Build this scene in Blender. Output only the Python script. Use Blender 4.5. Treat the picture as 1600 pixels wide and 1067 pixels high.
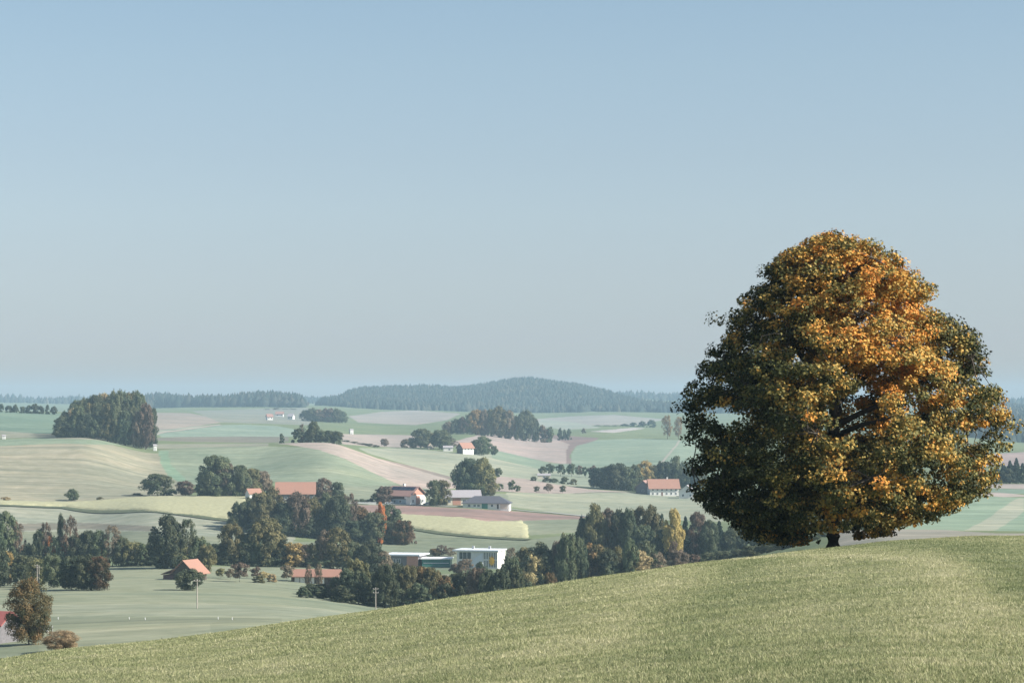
import bpy, bmesh, math, random
import numpy as np
from mathutils import Vector, Matrix

# ------------------------------------------------------------------ set-up
scene = bpy.context.scene
for o in list(bpy.data.objects): bpy.data.objects.remove(o)
C = scene.collection
F = 3778.0            # focal length in photo pixels (85 mm on 36 mm, 1600 px)
HY = 640.0            # horizon row of the photograph
R = math.radians

cam_d = bpy.data.cameras.new('camera')
cam = bpy.data.objects.new('camera', cam_d); C.objects.link(cam)
cam.location = (0, 0, 0); cam.rotation_euler = (R(90), 0, 0)
cam_d.sensor_width = 36; cam_d.lens = 36 * F / 1600
cam_d.shift_y = (HY - 533.5) / 1600
cam_d.clip_start = .5; cam_d.clip_end = 60000
scene.camera = cam

SUN_EL, SUN_AZ = 34.0, 104.0       # azimuth clockwise from the view direction (+Y)
w = bpy.data.worlds.new('World'); scene.world = w; w.use_nodes = True
wt = w.node_tree; bg = wt.nodes['Background']
sky = wt.nodes.new('ShaderNodeTexSky'); sky.sky_type = 'NISHITA'; sky.sun_disc = False
sky.sun_elevation = R(SUN_EL); sky.sun_rotation = R(SUN_AZ)
sky.air_density = 1.0; sky.dust_density = 1.6; sky.ozone_density = 1.4; sky.altitude = 400
hs = wt.nodes.new('ShaderNodeHueSaturation'); hs.inputs['Saturation'].default_value = .80
mx = wt.nodes.new('ShaderNodeMixRGB'); mx.blend_type = 'MULTIPLY'; mx.inputs[0].default_value = 1
mx.inputs[2].default_value = (.82, .915, .965, 1)
wt.links.new(sky.outputs[0], hs.inputs['Color']); wt.links.new(hs.outputs[0], mx.inputs[1])
tcw = wt.nodes.new('ShaderNodeTexCoord'); sxyz = wt.nodes.new('ShaderNodeSeparateXYZ'); wr = wt.nodes.new('ShaderNodeMapRange')
wr.inputs[1].default_value = 0; wr.inputs[2].default_value = .4; rampw = wt.nodes.new('ShaderNodeValToRGB'); er = rampw.color_ramp.elements
er[0].position = 0; er[0].color = (1.30,.87,.72,1); er[1].position = 1; er[1].color = (1,1,1,1)
for pos, c_ in ((.0146/.4,(1.25,.975,.91,1)), (.029/.4,(1.14,.985,1.07,1)), (.04/.4,(1.10,.985,1.06,1)), (.058/.4,(1.10,.985,1.035,1)), (.08/.4,(1.12,1.015,1.025,1)), (.104/.4,(1.09,1.0,.99,1)), (.14/.4,(1.08,1.03,.995,1)), (.17/.4,(1.04,1.03,1.0,1))):
    q = er.new(pos); q.color = c_
mx2 = wt.nodes.new('ShaderNodeMixRGB'); mx2.blend_type = 'MULTIPLY'; mx2.inputs[0].default_value = 1
wt.links.new(tcw.outputs['Generated'], sxyz.inputs[0]); wt.links.new(sxyz.outputs[2], wr.inputs[0]); wt.links.new(wr.outputs[0], rampw.inputs[0])
wt.links.new(mx.outputs[0], mx2.inputs[1]); wt.links.new(rampw.outputs[0], mx2.inputs[2]); wt.links.new(mx2.outputs[0], bg.inputs[0]); bg.inputs[1].default_value = .078

sl = bpy.data.lights.new('sun', 'SUN'); sl.energy = 5.0; sl.angle = R(.55); sl.color = (1, .93, .83)
so = bpy.data.objects.new('sun', sl); C.objects.link(so)
sd = Vector((math.sin(R(SUN_AZ)) * math.cos(R(SUN_EL)), math.cos(R(SUN_AZ)) * math.cos(R(SUN_EL)), math.sin(R(SUN_EL))))
so.rotation_euler = sd.to_track_quat('Z', 'Y').to_euler(); so.location = (60, -60, 60)
scene.view_settings.view_transform = 'Standard'; scene.view_settings.look = 'None'
scene.view_settings.gamma = 1; scene.view_settings.exposure = 0.85; scene.view_settings.use_curve_mapping = False

HAZE_DENSITY = 1.05e-4
rng = np.random.default_rng(7); random.seed(7)

# ------------------------------------------------------------------ helpers
def tag(o, label=None, cat=None, group=None, kind=None):
    if label: o['label'] = label
    if cat: o['category'] = cat
    if group: o['group'] = group
    if kind: o['kind'] = kind
    return o

def fast_mesh(name, verts, faces, n):
    """verts (V,3), faces (Fc,n) -> mesh"""
    me = bpy.data.meshes.new(name)
    verts = np.asarray(verts, np.float32); faces = np.asarray(faces, np.int32)
    me.vertices.add(len(verts)); me.vertices.foreach_set('co', verts.ravel())
    me.loops.add(faces.size); me.loops.foreach_set('vertex_index', faces.ravel())
    me.polygons.add(len(faces))
    me.polygons.foreach_set('loop_start', np.arange(0, faces.size, n, dtype=np.int32))
    me.polygons.foreach_set('loop_total', np.full(len(faces), n, np.int32))
    me.update(calc_edges=True)
    return me

def link(name, me, mat=None, parent=None):
    o = bpy.data.objects.new(name, me); C.objects.link(o)
    if mat:
        me.materials.clear(); me.materials.append(mat)
    if parent: o.parent = parent
    return o

def empty(name, loc=(0, 0, 0), rz=0):
    o = bpy.data.objects.new(name, None); C.objects.link(o)
    o.location = loc; o.rotation_euler = (0, 0, rz); o.empty_display_size = .2
    return o

def pchip_slopes(x, y):
    h = np.diff(x); d = np.diff(y, axis=0) / h.reshape((-1,) + (1,) * (y.ndim - 1))
    m = np.zeros_like(y)
    h = h.reshape((-1,) + (1,) * (y.ndim - 1))
    w1 = 2 * h[1:] + h[:-1]; w2 = h[1:] + 2 * h[:-1]
    ok = d[:-1] * d[1:] > 0
    with np.errstate(divide='ignore', invalid='ignore'):
        hm = (w1 + w2) / (w1 / d[:-1] + w2 / d[1:])
    m[1:-1] = np.where(ok, hm, 0); m[0] = d[0]; m[-1] = d[-1]
    return m
def hermite(x, y, m, q):
    """y (n,...) ; q (k,) -> (k,...)"""
    q = np.clip(q, x[0], x[-1]); i = np.clip(np.searchsorted(x, q) - 1, 0, len(x) - 2)
    h = (x[i + 1] - x[i]); t = (q - x[i]) / h
    sh = (-1,) + (1,) * (y.ndim - 1); t = t.reshape(sh); h = h.reshape(sh)
    return ((2*t**3 - 3*t**2 + 1) * y[i] + (t**3 - 2*t**2 + t) * h * m[i] + (-2*t**3 + 3*t**2) * y[i+1] + (t**3 - t**2) * h * m[i+1])
def curve(pts):
    a = np.array(pts, float)
    m = pchip_slopes(a[:, 0], a[:, 1])
    return lambda q: hermite(a[:, 0], a[:, 1], m, np.atleast_1d(np.asarray(q, float)))

# ------------------------------------------------------------------ the lie of the land (real heights, metres below / above the eye)
DN = np.array([150,330,450,600,750,900,1000,1100,1200,1300,1400,1500,1700,2000,2400,3000,3700,4300,5000,6000,7500,9500,12500], float)
COLS = {
   0: [1018,968,925,895,862,836,790,757,722,694,685,668,645,642,658,655,650,645,636,628,631,640],
 120: [1012,962,922,892,858,838,795,760,724,693,682,672,655,645,655,650,648,643,636,630,632,640],
 250: [1006,958,922,889,860,822,783,768,748,722,704,691,676,662,650,644,641,637,634,630,632,640],
 380: [1000,958,925,893,865,828,782,768,750,727,700,690,682,668,655,647,640,635,631,630,632,640],
 500: [1010,965,935,900,862,842,802,780,750,714,693,690,684,672,660,650,640,635,630,629,631,640],
 620: [1040,985,950,915,885,852,808,785,765,742,724,713,700,686,668,655,645,640,614,622,630,640],
 720: [1060,1000,955,918,884,854,808,788,772,757,745,722,702,682,665,652,644,643,607,622,630,640],
 850: [1060,1000,950,920,885,850,820,800,784,768,757,740,722,695,678,664,655,645,598,622,630,640],
 950: [1030,990,945,910,870,842,822,803,786,772,764,748,722,692,674,662,652,643,612,622,630,640],
1060: [ 990,945,920,890,862,838,820,800,787,778,772,745,715,690,678,665,655,645,632,622,630,640],
1200: [ 930,880,865,855,845,825,806,790,778,770,762,745,720,690,678,665,655,646,638,622,630,640],
1400: [ 870,836,822,805,790,780,772,766,758,752,742,725,708,690,676,664,655,648,640,630,632,640],
1600: [ 862,836,825,808,790,777,768,762,756,748,735,722,708,700,692,676,660,648,638,632,632,640],
}
cx = np.array(sorted(COLS)); 
ZG = np.zeros((len(DN), len(cx)))
for j, c in enumerate(cx):
    ZG[1:, j] = -(np.array(COLS[c], float) - HY) * DN[1:] / F
    ZG[0, j] = -30
ZM = pchip_slopes(DN, ZG)
cx = cx.astype(float)
def bumps(X, Y):
    """small natural undulation, grows a little with distance"""
    return (.35*np.sin(X/61+Y/93+1) + .25*np.sin(X/37-Y/55+2) + .12*np.sin(X/17+Y/23)) * np.clip((Y-250)/600, 0, 1)
def _hf():
    xs = np.array([440,500,530,545,565,600,640,700,760,800,822,860,900,930,965,1000,1060,1120,1200], float)
    ty = np.array([637,640,630,618,613,613,616,615,610,603,600,604,612,620,628,638,648,650,650], float)
    zz = hermite(DN, ZG, ZM, np.array([6000.]))[0]; cur = HY-np.interp(xs, cx, zz)*F/6000
    d_ = ty-cur; d_[0] = 0; d_[-1] = 0
    return lambda q: np.where((q > 440) & (q < 1200), np.interp(q, xs, d_), 0)
hillfix = _hf()
def terr_z(xp, D):
    """xp, D flat arrays -> z"""
    xp = np.atleast_1d(np.asarray(xp, float)); D = np.atleast_1d(np.asarray(D, float))
    g = hermite(DN, ZG, ZM, D)                    # (k, cols)
    # smooth interpolation across columns, row by row (catmull-rom)
    q = np.clip(xp, cx[0], cx[-1]); i = np.clip(np.searchsorted(cx, q) - 1, 0, len(cx) - 2)
    k = np.arange(len(q)); t = (q - cx[i]) / (cx[i+1] - cx[i])
    sm = pchip_slopes(cx, g.T).T
    h = cx[i+1] - cx[i]
    z = (2*t**3-3*t**2+1)*g[k, i] + (t**3-2*t**2+t)*h*sm[k, i] + (-2*t**3+3*t**2)*g[k, i+1] + (t**3-t**2)*h*sm[k, i+1]
    wgt = np.where(D < 6000, np.exp(-((D-6000)/420)**2), np.exp(-((D-6000)/800)**2))
    z = z - hillfix(xp)*6000/F*wgt
    return z + bumps((xp-800)/F*D, D)
def scr_y(z, D): return HY - z * F / D
def gpt(xp, D):
    z = float(terr_z([xp], [D])[0]); return Vector(((xp-800)/F*D, D, z))
def solve(xp, yb, Dg, span=.3):
    """distance near Dg where the ground of column xp projects on row yb"""
    Ds = np.linspace(Dg*(1-span), Dg*(1+span), 240)
    y = scr_y(terr_z(np.full(240, xp), Ds), Ds)
    cost = np.abs(y-yb) + 6*np.abs(Ds-Dg)/Dg
    return float(Ds[np.argmin(cost)])

# foreground hill: crest line as seen from the eye
crest_y = curve([(-800,1075),(-300,1050),(0,1030),(70,1019),(127,1012),(218,1004),(300,994),(480,968),(592,953),(700,935),(815,919),(925,903),(1079,881),(1200,867),(1303,855),(1400,845),(1500,839),(1600,837),(1900,842),(2500,880)])
crest_d = curve([(-800,50),(0,62),(500,78),(1000,92),(1300,99),(1600,104),(2500,110)])
EYE = 1.6
def hill_z(X, Y):
    X = np.asarray(X, float); Y = np.asarray(Y, float)
    r = np.hypot(X, Y); th = np.arctan2(X, Y); tc = np.clip(th, -.42, .42)
    xp = 800 + F*np.tan(tc); m = (crest_y(xp.ravel()).reshape(xp.shape) - HY)/F*np.cos(tc)
    dc = crest_d(xp.ravel()).reshape(xp.shape)/np.cos(tc)
    b = EYE/dc**2; a = 2*EYE/dc - m
    fade = np.clip((np.abs(th)-.42)/1.2, 0, 1)          # gentle rise/level behind the eye
    a = a*(1-fade) + .0*fade
    z = -EYE + a*r - b*r*r*(1-fade*.7) - 9e-4*np.clip(r-dc-3, 0, 120)**2
    return z + .025*np.sin(X*1.3+Y*.7)*np.sin(Y*.9-X*.4)*np.clip(r/20,0,1)

# ------------------------------------------------------------------ material helpers
def new_mat(name):
    m = bpy.data.materials.new(name); m.use_nodes = True
    return m, m.node_tree, m.node_tree.nodes, m.node_tree.links, m.node_tree.nodes['Principled BSDF']
def simple(name, col, rough=.8, noise=.12, scale=1.5, metallic=0, spec=.3):
    m, t, n, l, p = new_mat(name)
    tc = n.new('ShaderNodeTexCoord'); nz = n.new('ShaderNodeTexNoise'); nz.inputs['Scale'].default_value = scale
    nz.inputs['Detail'].default_value = 5
    rp = n.new('ShaderNodeValToRGB'); c = np.array(col)
    rp.color_ramp.elements[0].position = .3; rp.color_ramp.elements[1].position = .7
    rp.color_ramp.elements[0].color = (*(c*(1-noise)), 1); rp.color_ramp.elements[1].color = (*(c*(1+noise)), 1)
    l.new(tc.outputs['Object'], nz.inputs['Vector']); l.new(nz.outputs[0], rp.inputs[0]); l.new(rp.outputs[0], p.inputs['Base Color'])
    p.inputs['Roughness'].default_value = rough; p.inputs['Metallic'].default_value = metallic
    p.inputs['Specular IOR Level'].default_value = spec
    return m
def tiled(name, col, col2, step=.35):
    """roof: courses of tiles as darker lines along the slope + patchy weathering"""
    m, t, n, l, p = new_mat(name)
    tc = n.new('ShaderNodeTexCoord'); wv = n.new('ShaderNodeTexWave'); wv.bands_direction = 'Z'; wv.inputs['Scale'].default_value = 1/step
    wv.inputs['Distortion'].default_value = .6
    nz = n.new('ShaderNodeTexNoise'); nz.inputs['Scale'].default_value = .6; nz.inputs['Detail'].default_value = 8
    a = n.new('ShaderNodeMixRGB'); a.inputs[1].default_value = (*col, 1); a.inputs[2].default_value = (*col2, 1)
    b = n.new('ShaderNodeMixRGB'); b.blend_type = 'MULTIPLY'; b.inputs[2].default_value = (.72, .7, .7, 1)
    mm = n.new('ShaderNodeMath'); mm.operation = 'MULTIPLY'; mm.inputs[1].default_value = .6
    l.new(tc.outputs['Object'], wv.inputs[0]); l.new(tc.outputs['Object'], nz.inputs[0])
    l.new(nz.outputs[0], a.inputs[0]); l.new(a.outputs[0], b.inputs[1]); l.new(wv.outputs[0], mm.inputs[0]); l.new(mm.outputs[0], b.inputs[0])
    l.new(b.outputs[0], p.inputs['Base Color']); p.inputs['Roughness'].default_value = .8
    return m

def leaf_mat(name, cA, cB, trans=.3, var=.25, rough=.6):
    """cA / cB mixed per clump (attribute 'mixv'), tiny hue drift per tree"""
    m, t, n, l, p = new_mat(name)
    at = n.new('ShaderNodeAttribute'); at.attribute_name = 'mixv'
    oi = n.new('ShaderNodeObjectInfo')
    mix = n.new('ShaderNodeMixRGB'); mix.inputs[1].default_value = (*cA, 1); mix.inputs[2].default_value = (*cB, 1)
    l.new(at.outputs['Fac'], mix.inputs[0])
    hsv = n.new('ShaderNodeHueSaturation')
    mr = n.new('ShaderNodeMapRange'); mr.inputs[3].default_value = 1-var; mr.inputs[4].default_value = 1+var
    mh = n.new('ShaderNodeMapRange'); mh.inputs[3].default_value = .485; mh.inputs[4].default_value = .52
    l.new(oi.outputs['Random'], mr.inputs[0]); l.new(oi.outputs['Random'], mh.inputs[0])
    l.new(mr.outputs[0], hsv.inputs['Value']); l.new(mh.outputs[0], hsv.inputs['Hue']); l.new(mix.outputs[0], hsv.inputs['Color'])
    l.new(hsv.outputs[0], p.inputs['Base Color']); p.inputs['Roughness'].default_value = rough
    p.inputs['Specular IOR Level'].default_value = .12
    tr = n.new('ShaderNodeBsdfTranslucent'); l.new(hsv.outputs[0], tr.inputs[0])
    ms = n.new('ShaderNodeMixShader'); ms.inputs[0].default_value = trans
    out = n['Material Output']; l.new(p.outputs[0], ms.inputs[1]); l.new(tr.outputs[0], ms.inputs[2]); l.new(ms.outputs[0], out.inputs[0])
    return m

M = {}
M['bark'] = simple('bark', (.07, .06, .05), .95, .3, 6)
M['plaster'] = simple('white_plaster', (.66, .66, .63), .85, .05)
M['cream'] = simple('cream_plaster', (.62, .55, .45), .85, .06)
M['peach'] = simple('peach_plaster', (.46, .25, .19), .85, .08)
M['blueshade'] = simple('blue_grey_shade', (.30, .38, .42), .8, .1)
M['greywood'] = simple('weathered_boards', (.16, .155, .165), .9, .15, 3)
M['darkwood'] = simple('dark_boards', (.09, .075, .065), .9, .2, 3)
M['brownwood'] = simple('brown_boards', (.17, .10, .085), .9, .2, 3)
M['rooforange'] = tiled('orange_tiles', (.38, .20, .14), (.30, .17, .13))
M['roofred'] = tiled('red_tiles', (.34, .085, .075), (.28, .11, .10))
M['roofpink'] = tiled('faded_red_tiles', (.36, .21, .18), (.30, .19, .16))
M['roofgrey'] = tiled('grey_sheet_roof', (.38, .36, .37), (.32, .31, .33))
M['roofdark'] = tiled('dark_slate_tiles', (.07, .08, .10), (.10, .10, .12))
M['flatroof'] = simple('pale_flat_roof', (.62, .66, .70), .6, .08, .3)
M['glass'] = simple('window_glass', (.04, .06, .07), .15, .1, 1, 0, .6)
M['greenglass'] = simple('green_facade', (.06, .20, .17), .4, .15)
M['solar'] = simple('solar_panel', (.02, .03, .06), .25, .1)
M['white'] = simple('white_paint', (.78, .78, .78), .5, .03)
M['yellow'] = simple('yellow_paint', (.75, .45, .06), .6, .05)
M['asphalt'] = simple('road_asphalt', (.30, .31, .29), .9, .08, .2)
M['gravel'] = simple('pale_track', (.30, .29, .24), .95, .1, .3)
M['metal'] = simple('grey_metal', (.45, .46, .46), .5, .1)
M['polewood'] = simple('pole_wood', (.36, .33, .29), .9, .15)
M['tyre'] = simple('tyre_rubber', (.03, .03, .03), .9, .1)
M['blue'] = simple('blue_cloth', (.10, .18, .40), .8, .1)

G_ = leaf_mat
L = {
 'dark':   G_('dark_green_leaves', (.050, .074, .046), (.128, .142, .080)),
 'green':  G_('green_leaves', (.074, .102, .056), (.165, .175, .095)),
 'olive':  G_('olive_leaves', (.095, .102, .050), (.24, .21, .10)),
 'russet': G_('russet_leaves', (.130, .108, .080), (.27, .205, .145)),
 'mixed':  G_('mixed_autumn_leaves', (.060, .072, .038), (.22, .13, .065)),
 'gold':   G_('golden_leaves', (.30, .22, .09), (.45, .33, .13)),
 'orange': G_('orange_leaves', (.50, .18, .07), (.66, .28, .10)),
 'conifer':G_('conifer_needles', (.018, .036, .024), (.030, .052, .032), .05),
 'straw':  G_('straw_coloured_leaves', (.34, .27, .15), (.48, .38, .21)),
}
LWORD = {'dark':'dark green','green':'green','olive':'olive green','russet':'russet brown','mixed':'green and rust coloured','gold':'golden yellow','orange':'bright orange','conifer':'dark needled','straw':'straw coloured'}

# ------------------------------------------------------------------ foreground hill
def ring(vals): return vals
rr = np.concatenate([np.array([0.4,1,2,3.5,5,7]), np.geomspace(9, 130, 260), np.linspace(133, 420, 60)])
ths = np.concatenate([np.linspace(-math.pi, -.34, 60, endpoint=False), np.linspace(-.34, .34, 420, endpoint=False), np.linspace(.34, math.pi, 61)])
RR, TT = np.meshgrid(rr, ths, indexing='ij')
HX, HYY = RR*np.sin(TT), RR*np.cos(TT)
HZ = hill_z(HX, HYY)
nr, nt = RR.shape
idx = np.arange(nr*nt).reshape(nr, nt)
fa = np.stack([idx[:-1,:-1], idx[1:,:-1], idx[1:,1:], idx[:-1,1:]], -1).reshape(-1,4)[:, ::-1]
me = fast_mesh('meadow_hill', np.stack([HX,HYY,HZ],-1).reshape(-1,3), fa, 4)
me.polygons.foreach_set('use_smooth', np.ones(len(me.polygons), bool))
m, t, n, l, p = new_mat('meadow_ground')
tc = n.new('ShaderNodeTexCoord')
def noise(sc, det=4, vec=None, rough=.6):
    z = n.new('ShaderNodeTexNoise'); z.inputs['Scale'].default_value = sc; z.inputs['Detail'].default_value = det
    z.inputs['Roughness'].default_value = rough
    l.new(vec or tc.outputs['Object'], z.inputs['Vector']); return z.outputs[0]
def mixc(f, a, b, mode='MIX'):
    q = n.new('ShaderNodeMixRGB'); q.blend_type = mode
    for i, v in ((0, f), (1, a), (2, b)):
        if isinstance(v, (tuple, float, int)): q.inputs[i].default_value = v if not isinstance(v, tuple) else (*v, 1)
        else: l.new(v, q.inputs[i])
    return q.outputs[0]
def ramp(v, a, b):
    q = n.new('ShaderNodeMapRange'); q.inputs[1].default_value = a; q.inputs[2].default_value = b; l.new(v, q.inputs[0]); return q.outputs[0]
big = ramp(noise(.09, 5), .38, .62); med = ramp(noise(.8, 5), .35, .68); fine = ramp(noise(14, 4), .3, .7)
c = mixc(big, (.22,.25,.125), (.28,.28,.155))
c = mixc(med, c, (.31,.30,.17))
c2 = mixc(fine, c, (.14,.17,.08)); c2 = mixc(ramp(noise(5, 6, rough=.8), .42, .62), c2, (.33,.335,.185))
l.new(c2, p.inputs['Base Color']); p.inputs['Roughness'].default_value = .95; p.inputs['Specular IOR Level'].default_value = .1
LANE_NODE = n.new('ShaderNodeAttribute'); LANE_NODE.attribute_name = 'lane'
lmr = n.new('ShaderNodeMapRange'); lmr.inputs[1].default_value = -.2; lmr.inputs[2].default_value = .2; l.new(LANE_NODE.outputs['Fac'], lmr.inputs[0])
l.new(mixc(1., c2, mixc(lmr.outputs[0], (.74,.80,.78), (1.26,1.20,1.22)), 'MULTIPLY'), p.inputs['Base Color'])
hill_me = me; LANE_PENDING = hill_me.attributes.new('lane', 'FLOAT', 'POINT')
bp = n.new('ShaderNodeBump'); bp.inputs['Distance'].default_value = .12; bp.inputs['Strength'].default_value = .9
l.new(noise(9, 6, rough=.75), bp.inputs['Height']); l.new(bp.outputs[0], p.inputs['Normal'])
o = link('meadow_hill', me, m); tag(o, 'short pale green meadow sloping across the foreground under the big tree', kind='structure')

# grass blades: uncountable -> one object
NB = 1250000
def vnoise(x, y, s, seed):
    rg_ = np.random.default_rng(seed); n_ = rg_.random((256,256)); u_ = np.mod(x/s, 255.99); v_ = np.mod(y/s, 255.99)
    i_ = u_.astype(int); j_ = v_.astype(int); a_ = u_-i_; b_ = v_-j_; a_ = a_*a_*(3-2*a_); b_ = b_*b_*(3-2*b_)
    i2 = (i_+1)%256; j2 = (j_+1)%256
    return n_[i_,j_]*(1-a_)*(1-b_)+n_[i2,j_]*a_*(1-b_)+n_[i_,j2]*(1-a_)*b_+n_[i2,j2]*a_*b_
u = rng.random(NB)
gd = 1/(1/14. - u*(1/14.-1/128.))                # constant density on the retina thins out with distance
gd = np.where(rng.random(NB) < .35, 14+rng.random(NB)*105, gd)
gx = (rng.random(NB)*1900-150-800)/F*gd
gz = hill_z(gx, gd)
gh = (.018+.028*rng.random(NB)**1.5)*(.7+.6*vnoise(gx, gd, .45, 3))
gh *= 1+ (rng.random(NB) < .02)*.9
gw = (.0035+.005*rng.random(NB))*np.clip(gd/26, 1, 3.4)
ga = rng.random(NB)*2*np.pi; lean = rng.normal(0, .45, (NB, 2))
base = np.stack([gx, gd, gz-.01], -1)
dx = np.stack([np.cos(ga), np.sin(ga), 0*ga], -1)*gw[:, None]
tip = base + np.stack([lean[:,0]*gh, lean[:,1]*gh, gh], -1)
V = np.stack([base-dx, base+dx, tip], 1).reshape(-1,3)
me = fast_mesh('grass', V, np.arange(NB*3).reshape(-1,3), 3)
patch = .30*vnoise(gx, gd, 3.5, 4)+.25*vnoise(gx, gd, 1.1, 5)+.45*vnoise(gx, gd, .28, 6)
# mown lanes run away from the eye up towards the crest right of the tree
def hillD(x, y):
    Ds = np.linspace(10, 100, 900); yy = scr_y(hill_z((x-800)/F*Ds, Ds), Ds); return float(Ds[np.argmin(np.abs(yy-y))])
LANES = []
for pts_, wd_, am_ in (([(1425,868),(1436,920),(1440,985),(1440,1067)],1.1,.17), ([(1500,850),(1545,890),(1590,935),(1640,990)],1.6,-.13), ([(1478,880),(1515,925),(1560,965),(1600,1005)],.45,.16),([(1385,865),(1370,930),(1345,1000),(1310,1067)],.7,-.10),([(1180,875),(1100,960),(1010,1067)],.8,-.08),([(1080,890),(960,980),(860,1067)],.9,.08)):
    LANES.append(([((x-800)/F*hillD(x,y), hillD(x,y)) for x, y in pts_], wd_, am_))
def lanes(X, Y):
    out = np.zeros(X.shape)
    for L_, wd_, am_ in LANES:
        ys = np.array([q[1] for q in L_])[::-1]; xs = np.array([q[0] for q in L_])[::-1]
        out += am_*np.exp(-((X-np.interp(Y, ys, xs))/wd_)**2)*(Y > 8)
    return 1.75*out
lane = lanes(gx, gd); LANE_PENDING.data.foreach_set('value', lanes(HX, HYY).ravel().astype(np.float32))
gv = np.clip(.30*rng.random(NB)+1.0*(patch-.5)+.35+1.0*lane+rng.normal(0,.17,NB)+.6*(rng.random(NB)<.015), 0, 1)
a = me.attributes.new('mixv', 'FLOAT', 'POINT'); a.data.foreach_set('value', np.repeat(gv, 3).astype(np.float32))
m, t, n, l, p = new_mat('grass_blades')
at = n.new('ShaderNodeAttribute'); at.attribute_name = 'mixv'
cr = n.new('ShaderNodeValToRGB'); e = cr.color_ramp.elements
e[0].position = 0; e[0].color = (.15,.19,.085,1); e[1].position = 1; e[1].color = (.55,.52,.34,1)
for pos, col in ((.35,(.255,.28,.138,1)), (.65,(.36,.37,.195,1)), (.85,(.46,.44,.26,1))):
    q = e.new(pos); q.color = col
l.new(at.outputs['Fac'], cr.inputs[0]); l.new(cr.outputs[0], p.inputs['Base Color']); p.inputs['Roughness'].default_value = .6
p.inputs['Specular IOR Level'].default_value = .2
tr = n.new('ShaderNodeBsdfTranslucent'); l.new(cr.outputs[0], tr.inputs[0]); ms = n.new('ShaderNodeMixShader'); ms.inputs[0].default_value = .35
l.new(p.outputs[0], ms.inputs[1]); l.new(tr.outputs[0], ms.inputs[2]); l.new(ms.outputs[0], n['Material Output'].inputs[0])
o = link('grass', me, m); tag(o, 'short mown grass blades covering the foreground meadow', 'grass', kind='stuff')

# ------------------------------------------------------------------ valley terrain
D_rows = np.concatenate([np.arange(150,330,12.), np.arange(330,900,3.2), np.arange(900,1700,2.4), np.arange(1700,3000,7.), np.arange(3000,6000,22.), np.arange(6000,12500,110.), [12500]])
x_cols = np.concatenate([np.arange(-3200,-120,70.), np.arange(-120,1720,2.6), np.arange(1720,4800,70.)])
DD, XX = np.meshgrid(D_rows, x_cols, indexing='ij')
TZ = terr_z(XX.ravel(), DD.ravel()).reshape(DD.shape)
TX = (XX-800)/F*DD
TYP = scr_y(TZ, DD)
nr, nc = DD.shape; idx = np.arange(nr*nc).reshape(nr, nc)
fa = np.stack([idx[:-1,:-1], idx[:-1,1:], idx[1:,1:], idx[1:,:-1]], -1).reshape(-1,4)
me = fast_mesh('valley_terrain', np.stack([TX,DD,TZ],-1).reshape(-1,3), fa, 4)
me.polygons.foreach_set('use_smooth', np.ones(len(me.polygons), bool))

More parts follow.
